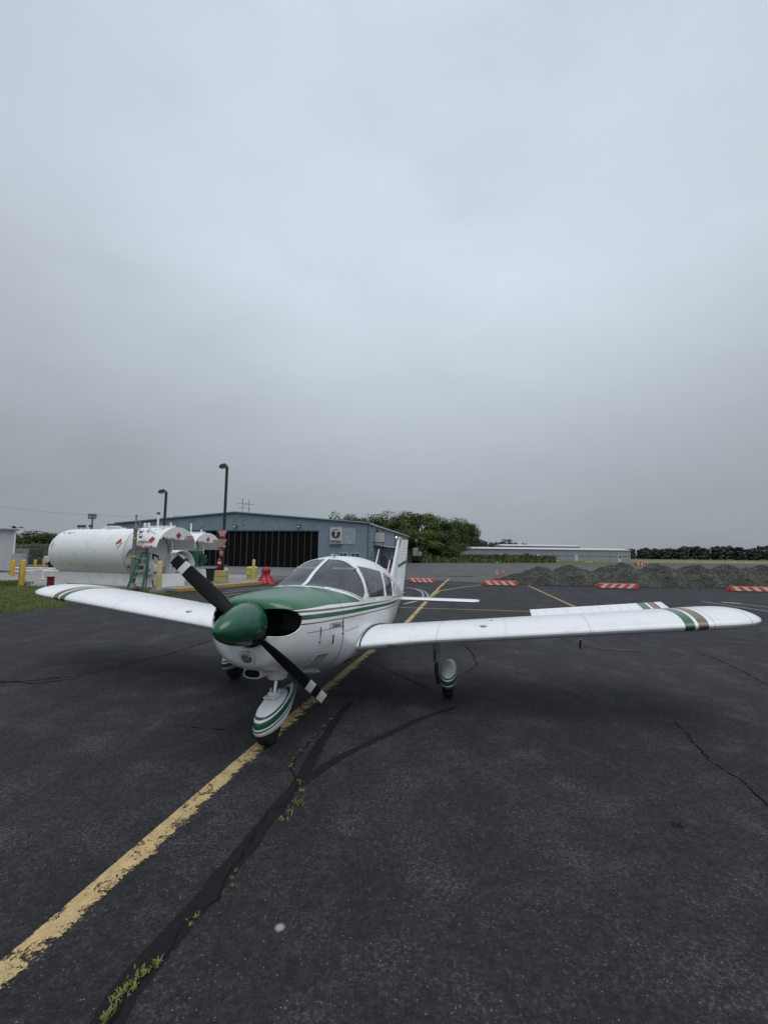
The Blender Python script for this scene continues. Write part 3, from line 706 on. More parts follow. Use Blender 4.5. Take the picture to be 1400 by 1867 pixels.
M_BLACK = mat('blade_black', (.0085, .0088, .0105), .6, var=.15, scale=10); M_BW = mat('blade_white', (.66, .67, .68), .4)
for sgn, bands in ((1, [(.765, .83)]), (-1, [(.755, .815), (.875, .94)])):
    # radial direction: +1 -> plane's right & up, -1 -> left & down
    rad = Vector((0, math.cos(PHI), math.sin(PHI))) * sgn
    tang = Vector((0, math.sin(PHI), -math.cos(PHI))) * sgn      # towards the leading edge
    fwd = Vector((-1, 0, 0))
    tab = [(.10, .10, .060, 58), (.16, .115, .050, 50), (.24, .138, .036, 42), (.36, .154, .025, 33), (.50, .160, .018, 26), (.65, .152, .013, 21), (.755, .143, .011, 18.5), (.765, .142, .010, 18.4), (.815, .136, .009, 17.5), (.83, .134, .009, 17.3), (.875, .128, .008, 16.5), (.925, .122, .007, 16), (.935, .12, .004, 16)]
    rings = []; mids = []
    for r_, ch, th, be in tab:
        ch *= .83; be = R(be); cdir = tang * math.cos(be) + fwd * math.sin(be); ndir = fwd * math.cos(be) - tang * math.sin(be)
        c0 = L(PS, 0, HZ) + rad * r_; ring = []
        for i in range(20):
            a = 2 * PI * i / 20; x = .5 * ch * math.cos(a); y = .5 * th * math.sin(a) * (1.25 if math.sin(a) > 0 else .55)
            ring.append(c0 + cdir * x + ndir * y)
        rings.append(ring)
    mb = MB(); mb.loft(rings)
    idx = 0
    for i in range(len(rings) - 1):
        rm = (tab[i][0] + tab[i + 1][0]) / 2; w1 = any(a <= rm <= c for a, c in bands)
        for k in range(20): mb.m[idx] = 1 if w1 else 0; idx += 1
    if sgn < 0: mb.m[-1] = 1
    obj('blade', mb, [M_BLACK, M_BW], prop, smooth=45)
    # dark plug standing in for the shaded spinner cut-out around the blade root
    obj('blade_cutout_dark', MB().cyl(L(PS, 0, HZ) + rad * .13, L(PS, 0, HZ) + rad * (.196 if sgn > 0 else .199), .068, .062, n=24), M_DARK, prop, smooth=40)
# ---- wings
def airfoil(a, b_, n=26, t=.132, cam=.021):
    up = []; lo = []
    for i in range(n + 1):
        x = a + (b_ - a) * (1 - math.cos(PI * i / n)) / 2 if a == 0 else a + (b_ - a) * i / n
        yt = 5 * t * (.2969 * math.sqrt(x) - .126 * x - .3516 * x * x + .2843 * x ** 3 - .1036 * x ** 4)
        yc = cam / .16 * (.8 * x - x * x) if x < .4 else cam / .36 * (.2 + .8 * x - x * x)
        up.append((x, yc + yt)); lo.append((x, yc - yt))
    return up + lo[::-1]
INC = -.028
def wsec(l, le, te, zle, th, a, b_, sg, rot=0, hx=None):
    le += SWP(l); te += SWP(l); ch = te - le; out = []
    for x, y in airfoil(a, b_):
        sx_, zz = le + x * ch, zle + y * ch * th + x * ch * INC
        if rot:
            px_, pz_ = le + hx * ch, zle + .02 * ch + hx * ch * INC; dx, dz = sx_ - px_, zz - pz_
            sx_, zz = px_ + dx * math.cos(rot) + dz * math.sin(rot) * -1, pz_ + dx * math.sin(rot) + dz * math.cos(rot)
        out.append(L(sx_, sg * l, zz))
    return out
DIH = .098
def wz(l): return .755 + (l - .6) * DIH
SWP = lambda l: .042 * max(0, l - 1.2)
TAB = [(.50, 1.86, 3.64), (.60, 1.88, 3.64), (.75, 1.92, 3.64), (.95, 1.97, 3.64), (1.20, 2.03, 3.64), (1.45, 2.06, 3.64), (2.0, 2.065, 3.64), (2.62, 2.07, 3.64), (3.4, 2.075, 3.64), (4.39, 2.08, 3.64)]
TIP = [(4.392, 2.08, 3.64, 1), (4.55, 2.085, 3.64, 1), (4.66, 2.10, 3.635, .98), (4.76, 2.13, 3.61, .93), (4.84, 2.18, 3.565, .84), (4.90, 2.245, 3.50, .72), (4.945, 2.33, 3.41, .56), (4.97, 2.41, 3.30, .38), (4.982, 2.50, 3.15, .2)]
TIP = [(4.392 + (a - 4.392) * .90, b, c, d) for a, b, c, d in TIP]
def wing_paint():
    m, t, b, o, s_ = paint_base('wing_paint', .33); Yv = mth(t, 'ABSOLUTE', s_.outputs[1], None); X = s_.outputs[0]
    col = mixc(t, band(t, Yv, 4.062, 4.157), WHITE, GREEN); col = mixc(t, band(t, Yv, 4.188, 4.285), col, BROWN)
    col = mixc(t, mth(t, 'MULTIPLY', band(t, Yv, 4.335, 4.342), .6), col, (.05, .04, .04))
    for k, w_ in ((1.16, .0012), (1.47, .003), (2.245, .0016), (3.13, .0035), (4.70, .004)):
        col = mixc(t, mth(t, 'MULTIPLY', band(t, Yv, k - w_, k + w_), .6), col, (.12, .12, .12))
    # rivets
    f = mth(t, 'FRACT', mth(t, 'MULTIPLY', X, 28), None); r1 = band(t, f, .4, .6)
    for k in (1.45, 1.49, 2.225, 2.265, 3.10, 3.16):
        col = mixc(t, mth(t, 'MULTIPLY', mth(t, 'MULTIPLY', band(t, Yv, k - .004, k + .004), r1), .5), col, (.1, .1, .1))
    col = mixc(t, mth(t, 'MULTIPLY', band(t, X, 2.72, 2.724), .25), col, (.2, .2, .2))
    finish_paint(t, b, o, col, .6); return m
M_WING = wing_paint()
for sg in (1, -1):
    wg = MB(); wg.loft([wsec(l, le, te, wz(l), 1, 0, .775, sg) for l, le, te in TAB])
    wg.loft([wsec(l, le, te, wz(l), th, 0, 1, sg) for l, le, te, th in TIP])
    wing = obj('wing', wg, M_WING, plane, smooth=40)
    fl = MB().loft([wsec(l, le, 3.64, wz(l), 1, .782, 1, sg) for l, le in ((.66, 1.9), (2.61, 2.07))]); obj('flap', fl, M_WING, wing, smooth=40)
    rt = .40 if sg > 0 else -.25
    al = MB().loft([wsec(l, le, 3.64, wz(l), 1, .782, 1, sg, rot=rt, hx=.79) for l, le in ((2.64, 2.07), (4.37, 2.08))]); ao = obj('aileron', al, M_WING, wing, smooth=40)
    rb = MB()
    for k in range(14):
        l = 2.72 + k * .12
        sec = wsec(l, 2.07, 3.64, wz(l), 1, .80, .99, sg, rot=rt, hx=.79); up = sec[:len(sec) // 2]
        rb.tube([p + Vector((0, 0, .002)) for p in up[::4]], .0028, 4)
    obj('aileron_rib', rb, M_WHITE, ao, smooth=60)
    # root fairing seal, tip light, walkway, fuel cap, stall tab
    sec = wsec(.606, 1.88, 3.64, wz(.606), 1.02, 0, .775, sg); up = sec[:27]; seal = [p + Vector((0, 0, .004)) for p in up]
    obj('root_seal', MB().tube(seal, .009, 6), mat('rubber_seal', (.015, .015, .015), .7), wing, smooth=60)
    fc = wsec(2.0, 2.065, 3.64, wz(2.0), 1, 0, 1, sg)[6]; obj('fuel_cap', MB().lathe([(.045, -.006), (.045, .004), (.03, .008), (0, .008)], fc, 'Z', 20), M_METAL, wing, smooth=40)
    tl = L(2.47, sg * 4.84, wz(4.84)); obj('position_light', MB().lathe([(.018, 0), (.016, .03), (.0, .045)], tl, 'Z', 12) if False else MB().lathe([(.0, -.02), (.012, -.012), (.016, .0), (.01, .015), (.0, .02)], tl, 'Z', 12), mat('lens_clear', (.4, .42, .42), .1), wing, smooth=0)
    hs = [tuple(x) for x in (L(2.10, sg * 3.02, wz(3.02) - .06), L(2.16, sg * 3.02, wz(3.02) - .17))]
    if sg > 0:
        obj('pitot_mast', MB().tube(hs, [.014, .009], 8), M_DM, wing, smooth=60)
        obj('landing_step_tab', MB().box(L(1.945, .98, wz(.98) - .02), (.03, .1, .02)), M_DM, wing)
        text('lettering', 'N6SP', .05, mat('ink', (.02, .02, .02), .6), wing, Matrix.Translation(L(2.55, 2.12, wz(2.12) + .12)) @ RZ(PI / 2) )
    # small dark stencil near root on the right wing top
# wing-root LE scallop shadow patch
# ---- stabilator, fin, rudder
def stab_sec(l, le, te, sg, th=.095, z=.845):
    ch = te - le; r_ = []
    for x, y in airfoil(0, 1, 14, th, 0): r_.append(L(le + x * ch, sg * l, z + y * ch - x * ch * .03))
    return r_
for sg in (1, -1):
    obj('stabilator', MB().loft([stab_sec(l, le, te, sg, th) for l, le, te, th in ((.10, 6.33, 7.10, .10), (1.0, 6.33, 7.10, .10), (1.70, 6.33, 7.10, .10), (1.79, 6.35, 7.09, .09), (1.845, 6.42, 7.03, .06), (1.865, 6.52, 6.95, .03))]), M_WHITE, plane, smooth=40)
def fin_sec(z, le, te, th=.10):
    ch = te - le; return [L(le + x * ch, y * ch, z) for x, y in airfoil(0, 1, 14, th, 0)]
fin = obj('fin', MB().loft([fin_sec(1.0, 5.98, 6.95, .13), fin_sec(1.28, 6.14, 6.96, .12), fin_sec(1.7, 6.54, 7.08, .13), fin_sec(2.12, 6.93, 7.19, .17), fin_sec(2.17, 7.0, 7.20, .14)]), M_WHITE, plane, smooth=40)
m, t, b, o, s_ = paint_base('rudder_paint', .35); X, Z = s_.outputs[0], s_.outputs[2]
v = mth(t, 'SUBTRACT', Z, mth(t, 'MULTIPLY', mth(t, 'SUBTRACT', X, 7.0), .3))
col = mixc(t, band(t, v, 1.50, 1.575), WHITE, (.02, .12, .06)); f = mth(t, 'FRACT', mth(t, 'MULTIPLY', Z, 13), None)
col = mixc(t, mth(t, 'MULTIPLY', band(t, f, .42, .58), .5), col, (.25, .26, .27)); finish_paint(t, b, o, col, .8); M_RUD = m  # darker lines in the colour imitate shade along the raised beads
def rud_sec(z, le, te, w0):
    return [L(le, w0, z), L(le + .05, w0 * .95, z), L(te, .006, z), L(te, -.006, z), L(le + .05, -w0 * .95, z), L(le, -w0, z)]
rd = obj('rudder', MB().loft([rud_sec(.95, 6.99, 7.27, .045), rud_sec(1.5, 7.03, 7.35, .035), rud_sec(2.17, 7.21, 7.46, .022)]), M_RUD, plane, smooth=30)
rb = MB()
for k in range(15):
    z = 1.02 + k * .076
    u = (z - .95) / 1.22; le = 7.02 + .19 * max(0, (u - .4)) / .6; te = 7.27 + .18 * u
    for sg in (1, -1): rb.tube([L(le + .03, sg * (.042 - .02 * u), z), L(te - .05, sg * .012, z)], .006, 5)
obj('rudder_rib', rb, M_RUD, rd, smooth=60)
RM = T(7.08, 0, 0) @ RZ(R(-24)) @ T(-7.08, 0, 0)
for q in (rd,): q.matrix_local = RM
obj('fin_cap', MB().loft([fin_sec(2.165, 6.99, 7.45, .10), fin_sec(2.215, 7.03, 7.42, .10), fin_sec(2.235, 7.12, 7.36, .08)]), mat('cap_grey', (.45, .46, .46), .6), fin, smooth=40)
obj('tail_light', MB().lathe([(.02, 0), (.02, .03), (.012, .045), (0, .05)], (7.30, 0, .9), 'X', 12), M_METAL, rd, smooth=30)
# ---- beacon, antennas, mast on roof
obj('roof_beacon', MB().lathe([(.045, 1.785), (.045, 1.795), (.03, 1.81), (.0, 1.815)], (2.62, 0, 0), 'Z', 20), M_WHITE, plane, smooth=40)
obj('temperature_probe', MB().box(L(2.50, .05, 1.80), (.10, .02, .02)), M_DM, plane)
for a, c in (((4.86, 0, 1.575), (5.15, 0, 1.91)), ((5.07, .05, 1.52), (5.13, .05, 1.70)), ((5.80, 0, 1.375), (6.13, 0, 1.69))):
    a_, c_ = Vector(a), Vector(c); obj('whip_antenna', MB().tube([a_, a_ + (c_ - a_) * .15, c_], [.020, .012, .009], 8), M_WHITE, plane, smooth=60)
obj('antenna_base', MB().box((4.9, 0, 1.585), (.16, .06, .03)), M_WHITE, plane, bevel=.01)
obj('entry_step', MB().tube([(3.75, .45, .55), (3.85, .5, .38), (3.95, .5, .38)], .012, 6), M_DM, plane)
# ---- landing gear
def pant_paint():
    m, t, b, o, s_ = paint_base('fairing_paint', .3); X, Z = s_.outputs[0], s_.outputs[2]; Ya = mth(t, 'ABSOLUTE', s_.outputs[1], None)
    v = mth(t, 'SUBTRACT', Z, mth(t, 'MULTIPLY', X, .22))
    col = mixc(t, band(t, v, .283, .300), WHITE, DKG); col = mixc(t, band(t, v, .212, .266), col, GREEN); col = mixc(t, band(t, v, .182, .196), col, DKG)
    finish_paint(t, b, o, col, .5); return m
M_PANT = pant_paint(); M_TYRE = mat('tyre_rubber', (.008, .012, .012), .85, bmp=.3, bscale=30)
# fairing in its own frame: x aft from nose
PT0 = [(0, .012, .205, .235, .155), (.02, .048, .205, .275, .125), (.06, .080, .205, .325, .108), (.14, .110, .21, .385, .098), (.26, .125, .22, .435, .10), (.38, .122, .235, .445, .125), (.50, .108, .26, .435, .175),
      (.62, .082, .30, .425, .235), (.74, .050, .345, .425, .30), (.84, .024, .385, .430, .355), (.88, .012, .405, .430, .385)]
def fairing(scale, z0, flat):
    rings = []; P2 = []
    PT = PT0 if flat else [(a, b, min(c, .30), min(d, .43 - .28 * max(0, a - .45)), min(e, .26)) for a, b, c, d, e in PT0]
    for i in range(len(PT) - 1):
        for k in range(4):
            u = k / 4; P2.append([PT[i][j] * (1 - u) + PT[i + 1][j] * u for j in range(5)])
    P2.append(list(PT[-1]))
    # smooth
    for _ in range(2):
        P2 = [P2[0]] + [[(P2[i - 1][j] + 2 * P2[i][j] + P2[i + 1][j]) / 4 for j in range(5)] for i in range(1, len(P2) - 1)] + [P2[-1]]
    for x, w_, zm, zt, zb in P2:
        ring = []
        for i in range(36):
            a = 2 * PI * i / 36; c, sn = math.cos(a), math.sin(a); eu = 2 / 2.0
            e = 1.0 if sn > 0 else .72
            y = w_ * math.copysign(abs(c) ** (1.0 if sn > 0 else .8), c)
            if flat and sn > .72: zz = zm + (zt - zm) * (.72 + (sn - .72) * .5)
            else: zz = zm + ((zt - zm) if sn > 0 else (zm - zb)) * math.copysign(abs(sn) ** e, sn)
            ring.append(Vector((x * scale, y * scale, zz * scale + z0)))
        rings.append(ring)
    return MB().loft(rings)
def wheel(name, parent, x, y, z, r=.165, wd=.13):
    tr_ = empty(name, (x, y, z)); tr_.parent = parent
    obj('tyre', MB().lathe([(r * .55, -wd / 2), (r * .85, -wd / 2), (r * .97, -wd * .36), (r, -wd * .15), (r, wd * .15), (r * .97, wd * .36), (r * .85, wd / 2), (r * .55, wd / 2)], (0, 0, 0), 'Y', 40), M_TYRE, tr_, smooth=50)
    obj('rim', MB().lathe([(.0, -wd * .42), (r * .5, -wd * .45), (r * .56, -wd * .3), (r * .56, wd * .3), (r * .5, wd * .45), (0, wd * .42)], (0, 0, 0), 'Y', 24), M_METAL, tr_, smooth=40)
ng = empty('nose_gear', (0, 0, 0)); ng.parent = plane
fo = obj('wheel_fairing', fairing(.97, .025, True), M_PANT, ng, smooth=50); fo.location = (.685, 0, 0)
wheel('wheel', ng, .91, 0, .165)
obj('strut_housing', MB().lathe([(.105, .80), (.10, .64), (.098, .585), (.085, .575)], (1.05, 0, 0), 'Z', 28), M_WHITE, ng, smooth=40)
obj('oleo_strut', MB().cyl((1.05, 0, .60), (1.01, 0, .42), .022, n=16), mat('chrome', (.75, .75, .75), .15, 1.0, var=.03), ng, smooth=40)
sc2 = MB().cyl((1.05, 0, .585), (1.045, 0, .555), .045, n=16); sc2.box((1.08, 0, .55), (.10, .05, .03), M=RY(-.5)); sc2.box((1.10, 0, .50), (.11, .04, .012), M=RY(.8)); sc2.box((1.05, .03, .56), (.04, .03, .04))
obj('torque_link', sc2, mat('greasy_metal', (.12, .09, .05), .6, .5), ng, bevel=.003)
tp = MB().box((.985, 0, .425), (.17, .13, .016)); tp.box((1.0, 0, .44), (.05, .11, .03)); tp.box((1.02, .045, .46), (.03, .012, .05)); tp.box((1.02, -.045, .46), (.03, .012, .05)); obj('fairing_plate', tp, M_WHITE, ng, bevel=.003)
for sg in (1, -1):
    mg = empty('main_gear', (0, 0, 0)); mg.parent = plane
    fo = obj('wheel_fairing', fairing(.90, .072, False), M_PANT, mg, smooth=50); fo.location = L(2.49, sg * 1.55, 0)
    wheel('wheel', mg, 2.79, -sg * 1.54, .17, .17)
    obj('oleo_strut', MB().tube([L(2.60, sg * 1.41, .80), L(2.62, sg * 1.41, .47)], [.05, .042], 14), mat('strut_grey', (.35, .35, .35), .5), mg, smooth=50)
    fk = MB().tube([L(2.62, sg * 1.41, .50), L(2.66, sg * 1.405, .30), L(2.78, sg * 1.41, .17), L(2.79, sg * 1.5, .17)], .024, 8); fk.tube([L(2.57, sg * 1.40, .62), L(2.52, sg * 1.40, .45), L(2.56, sg * 1.40, .34)], .010, 6)
    obj('fork', fk, M_DM, mg, smooth=50)
#==BACKGROUND==
# ================================================================ BLUE HANGAR
M_BLUE = mat('blue_siding', (.20, .265, .31), .55, var=.12, scale=1.2, dirt=((.16, .20, .22), .35))
M_BLUE2 = mat('blue_side_panel', (.22, .295, .35), .5, var=.08, scale=.8, dirt=((.2, .24, .26), .3))
M_PATCH = mat('faded_patch', (.30, .37, .41), .8, var=.3, scale=6)
M_TRIM = mat('roof_trim', (.085, .13, .155), .5); M_ROOF = mat('roof_metal', (.19, .22, .235), .5)
M_DOOR = mat('door_black', (.0045, .005, .005), .9, var=.3, scale=4); M_POST = mat('door_post_grey', (.06, .06, .055), .7, var=.4, scale=3)
M_WTRIM = mat('white_trim', (.55, .57, .57), .5); M_WIN = mat('window_dark', (.05, .06, .065), .15)
han = empty('hangar', (-1.9, 53, 0), -.184, 'long blue corrugated metal hangar with wide black sliding doors behind the fuel tanks', 'hangar')
HW, HE, HR, HL = 35.4, 5.55, 6.95, 37.6
def roofz(x): return HE + (HR - HE) * (1 - abs(x + HW / 2) / (HW / 2))
mb = MB(); x = -HW; P = []
k = 0
while x < -1e-6:
    P.append((x, -.07 if k % 2 else 0)); x += .17; k += 1
P.append((0, 0))
for (x0, y0), (x1, y1) in zip(P[:-1], P[1:]):
    bz = 4.62 if (x0 + x1) / 2 > -29 and (x0 + x1) / 2 < -6.4 else 0
    mb.add([(x0, y0, bz), (x1, y1, bz), (x1, y1, roofz(x1)), (x0, y0, roofz(x0))], [(0, 1, 2, 3)])
obj('front_wall', mb, M_BLUE, han)
mb = MB(); y = 0; k = 0
while y < HL - .01:
    y2 = min(HL, y + .3); a, c = (.02 if k % 2 else 0), (0 if k % 2 else .02)
    mb.add([(a, y, 0), (c, y2, 0), (c, y2, HE), (a, y2 - .3 if False else y, HE)], [(0, 1, 2, 3)]); y = y2; k += 1
mb.add([(-HW, 0, 0), (-HW, HL, 0), (-HW, HL, HE), (-HW, 0, HE)], [(0, 1, 2, 3)]); mb.add([(-HW, HL, 0), (0, HL, 0), (0, HL, HE), (-HW / 2, HL, HR), (-HW, HL, HE)], [(0, 1, 2, 3, 4)])
obj('side_wall', mb, M_BLUE2, han)
rf = MB(); rf.add([(-HW - .2, -.2, HE + .02), (-HW / 2, -.2, HR + .06), (-HW / 2, HL + .2, HR + .06), (-HW - .2, HL + .2, HE + .02), (.25, -.2, HE + .02), (.25, HL + .2, HE + .02)], [(0, 1, 2, 3), (1, 4, 5, 2)])
ro = obj('roof', rf, M_ROOF, han); q = ro.modifiers.new('t', 'SOLIDIFY'); q.thickness = .08
ft = MB().tube([(-HW - .2, -.22, HE - .02), (-HW / 2, -.22, HR + .02), (.25, -.22, HE - .02)], .13, 4); obj('fascia', ft, M_TRIM, han)
obj('gutter', MB().box((.28, HL / 2, HE - .08), (.14, HL, .16)), M_WTRIM, han)
obj('corner_trim', MB().box((.03, -.03, HE / 2 - .03), (.14, .14, HE - .1)), M_TRIM, han)
for y_ in (9.5, 20.5): obj('downpipe', MB().box((.07, y_, HE / 2 - .1), (.09, .16, HE - .2)), M_TRIM, han)
obj('inner_backing', MB().box((-17.7, .6, 2.3), (23, .1, 4.7)), M_DARK, han)
n = 26; wd_ = 22.5 / n
for i in range(n):
    xc = -28.95 + wd_ * (i + .5)
    d_ = MB()
    for k in range(3): d_.box((xc - wd_ / 2 + wd_ * (k + .5) / 3, .12 + (.012 if k % 2 else 0), 2.33), (wd_ / 3 - .004, .05, 4.58))
    dl_ = obj('door_leaf', d_, M_DOOR, han)
    obj('door_post', MB().box((xc - wd_ / 2 + .03, .03, 2.33), (.055 if i % 5 else .10, .09, 4.55)), M_POST, dl_)
obj('door_track', MB().box((-17.7, -.02, 4.62), (22.9, .16, .16)), M_TRIM, han)
obj('faded_panel', MB().box((-2.55, -.055, 3.95), (1.9, .03, 1.95)), M_PATCH, han)
obj('faded_panel', MB().box((.045, 2.2, 4.05), (.02, 2.2, 1.3)), mat('faded_side', (.24, .32, .37), .8, var=.2, scale=5), han)
def win(parent, c, w_, h, along='x', mull=1):
    fr_ = MB(); dx = (w_, .06, .07) if along == 'x' else (.06, w_, .07)
    for s in (-1, 1):
        fr_.box((c[0], c[1], c[2] + s * h / 2), dx)
        cc = (c[0] + s * w_ / 2, c[1], c[2]) if along == 'x' else (c[0], c[1] + s * w_ / 2, c[2])
        fr_.box(cc, (.07, .06, h + .07) if along == 'x' else (.06, .07, h + .07))
    if mull: fr_.box((c[0], c[1], c[2]), (.06, .06, h) if along == 'x' else (.06, .06, h))
    f_ = obj('window', fr_, M_WTRIM, parent)
    obj('pane', MB().box(c, (w_, .02, h) if along == 'x' else (.02, w_, h)), M_WIN, f_)
win(han, (-3.05, -.07, 1.40), 1.0, .95); win(han, (-1.55, -.07, 1.40), 1.1, .95)
win(han, (.07, 1.9, 1.5), 1.2, 1.5, 'y'); win(han, (.07, 9.0, 1.4), .9, 1.6, 'y', 0); win(han, (.07, 31.5, 1.5), 1.4, 1.9, 'y', 0)
dr_ = obj('door', MB().box((.07, 17.0, 1.1), (.08, 1.1, 2.2)), M_WTRIM, han)
for y_ in (5.2, 27.5): obj('wall_lamp', MB().box((.16, y_, 4.75), (.25, .35, .3)).box((.08, y_, 5.0), (.1, .1, .4)), M_DM, han, bevel=.03)
m, t, b = newmat('lit_lamp'); b.inputs['Emission Color'].default_value = (.95, .98, 1, 1); b.inputs['Emission Strength'].default_value = 2.0
sl_ = obj('wall_lamp', MB().box((.13, 20.3, 4.7), (.2, .3, .3)), M_DM, han, bevel=.03); obj('lit_bulb', MB().lathe([(0, -.16), (.12, -.13), (.16, 0), (.1, .1), (0, .12)], (.28, 20.3, 4.66), 'Z', 16), m, sl_, smooth=0)
for x_ in (-17.6, -8.9):
    fx = obj('wall_lamp', MB().box((x_, -.2, 5.15), (.42, .3, .34)), M_DM, han, bevel=.04); obj('lamp_glass', MB().box((x_, -.36, 5.1), (.3, .03, .16)), M_WTRIM, fx)
for x_, z_ in ((-17.6, 6.0), (-16.5, 5.9), (-16.5, 5.3)): obj('vent_pipe', MB().box((x_, -.1, z_), (.10, .12, .10)), M_DM, han)
obj('alarm_box', MB().box((-4.75, -.09, 3.85), (.16, .12, .14)), M_WTRIM, han, bevel=.02); obj('alarm_box', MB().box((-2.6, -.12, 4.4), (.2, .16, .12)), M_WTRIM, han, bevel=.02)
# the sign: a lightbox on the front wall
M_SIGN = mat('sign_white', (.50, .52, .50), .5, var=.05); M_NAVY = mat('sign_navy', (.015, .035, .10), .4); M_RED = mat('sign_red', (.32, .02, .03), .5); M_INK = mat('sign_ink', (.01, .01, .015), .5)
sx_ = -3.42 - .55
sg_ = empty('wall_sign', (0, 0, 0)); sg_.parent = han; sg_['label'] = 'white TITAN sign with round navy T emblem'
cz = 3.98; sx_ = -4.0
obj('sign_box', MB().box((sx_ + .0, -.18, cz), (1.52, .26, 2.06)), M_SIGN, sg_, bevel=.02)
obj('sign_frame', MB().box((sx_, -.18, cz - 1.045), (1.56, .30, .05)).box((sx_, -.325, cz - .58), (1.48, .02, .02)), M_DM, sg_)
obj('emblem', MB().lathe([(0, -.33), (.57, -.33), (.57, -.31), (0, -.31)], (sx_, 0, cz + .24), 'Y', 48), M_NAVY, sg_)
SM = T(sx_, -.345, cz + .24) @ RX(PI / 2)
text('emblem_letter', 'T', 1.0, M_SIGN, sg_, T(-.04, 0, .0) @ SM, shear=.18, bold=.05)
text('emblem_letter', 'F', .50, M_RED, sg_, T(.25, .006, -.10) @ SM, shear=.25, bold=.02)
text('lettering', 'TITAN', .46, M_INK, sg_, T(sx_, -.335, cz - .80) @ RX(PI / 2), ext=.006, sx=1.0, bold=.014)
# box sign on the side wall, awning, bench under it
obj('blank_sign', MB().box((.72, 3.6, 3.95), (1.25, .3, 1.25)), M_SIGN, han, bevel=.02)
obj('blank_sign_back', MB().box((.66, 3.85, 3.95), (1.38, .2, 1.42)), M_INK, han)
aw = obj('awning', MB().add([(.05, 3.2, 3.05), (1.9, 3.0, 2.72), (1.9, 21, 2.72), (.05, 21, 3.05)], [(0, 1, 2, 3)]), M_ROOF, han); q = aw.modifiers.new('t', 'SOLIDIFY'); q.thickness = .07
fr2 = MB()
for k in range(22): fr2.box((1.88, 3.2 + k * .84, 2.42), (.05, .07, .55))
obj('awning_slat', fr2, M_DM, aw)
for y_ in (3.4, 9, 15, 20.8): obj('awning_post', MB().box((1.8, y_, 1.35), (.09, .09, 2.7)), M_DM, aw)
# small things under the awning
def tagged(name, mb, m_, lab, cat, group=None, **k):
    o = obj(name, mb, m_, **k); return tag(o, lab, cat, group)
Hm = T(-1.9, 53, 0) @ RZ(-.184)
def hp(x, y, z=0): return Hm @ Vector((x, y, z))
v_ = empty('vending_cooler', hp(1.1, 4.6), -.184, 'red and dark cooler box under the hangar awning', 'cooler')
obj('cabinet', MB().box((0, 0, .75), (.8, .7, 1.5)), mat('cooler_red', (.20, .02, .02), .4), v_, bevel=.03); obj('cooler_door', MB().box((0, -.36, .8), (.7, .03, 1.2)), M_DM, v_)
v_ = empty('equipment_cart', hp(2.6, 6.5), -.184, 'dark equipment cart parked beside the hangar side wall', 'cart')
obj('cart_body', MB().box((0, 0, .75), (1.5, .9, .8)), M_INK, v_, bevel=.06); obj('cart_lid', MB().box((0, 0, 1.2), (1.6, 1.0, .10)), mat('cart_lid', (.3, .3, .3), .6), v_, bevel=.02)
for a in (-.5, .5): obj('wheel', MB().cyl((a, -.48, .2), (a, -.38, .2), .2, n=20), M_TYRE, v_)
# truck + gear at the far corner of the hangar
v_ = empty('utility_trailer', hp(1.6, 40.5), -.3, 'small loaded trailer at the far corner of the blue hangar', 'trailer')
obj('trailer_box', MB().box((0, 0, 1.0), (1.7, 3.4, 1.0)), M_INK, v_, bevel=.05); obj('load', MB().box((-.2, -.4, 2.3), (1.1, 1.6, 1.7), .2).box((.4, .7, 1.9), (.8, 1, .9), .5), mat('load_grey', (.3, .29, .27), .9, var=.5), v_, bevel=.1)
for a in (-.85, .85): obj('wheel', MB().cyl((a - .1, 0, .4), (a + .1, 0, .4), .4, n=20), M_TYRE, v_)
# roof antennas (two lattice masts beyond the roof)
M_LAT = mat('lattice_steel', (.10, .11, .12), .6)
for i, (px, yt, lab) in enumerate([(438.5, 909, 'left lattice radio mast of the two above the hangar roof'), (450.5, 911, 'right lattice radio mast of the two above the hangar roof')]):
    Y = 105; p = D(px, 1006, Y); top = D(px, yt, Y).z; h = top * .66
    a = empty('lattice_mast', (p.x, Y, 0), 0, lab, 'radio mast', 'lattice masts above the hangar roof')
    mm = MB()
    for sx2, sy2 in ((1, 1), (1, -1), (-1, 1), (-1, -1)): mm.tube([(sx2 * 1.6, sy2 * 1.6, 0), (sx2 * .12, sy2 * .12, h + 1.5)], .07, 4)
    for k in range(7):
        z0 = h * k / 7; w0 = 1.6 - 1.45 * k / 7.4; w1 = 1.6 - 1.45 * (k + 1) / 7.4; z1 = h * (k + 1) / 7
        for s in (1, -1): mm.tube([(-w0, s * w0, z0), (w1, s * w1, z1)], .045, 4); mm.tube([(w0, s * w0, z0), (-w1, s * w1, z1)], .045, 4)
    obj('tower', mm, M_LAT, a)
    obj('aerial', MB().tube([(0, 0, h), (0, 0, top)], .07, 5).tube([(-1.3, 0, top - 1.2), (1.3, 0, top - 1.2)], .04, 4).tube([(-.7, 0, top - 2.2), (.7, 0, top - 2.2)], .04, 4), M_LAT, a)
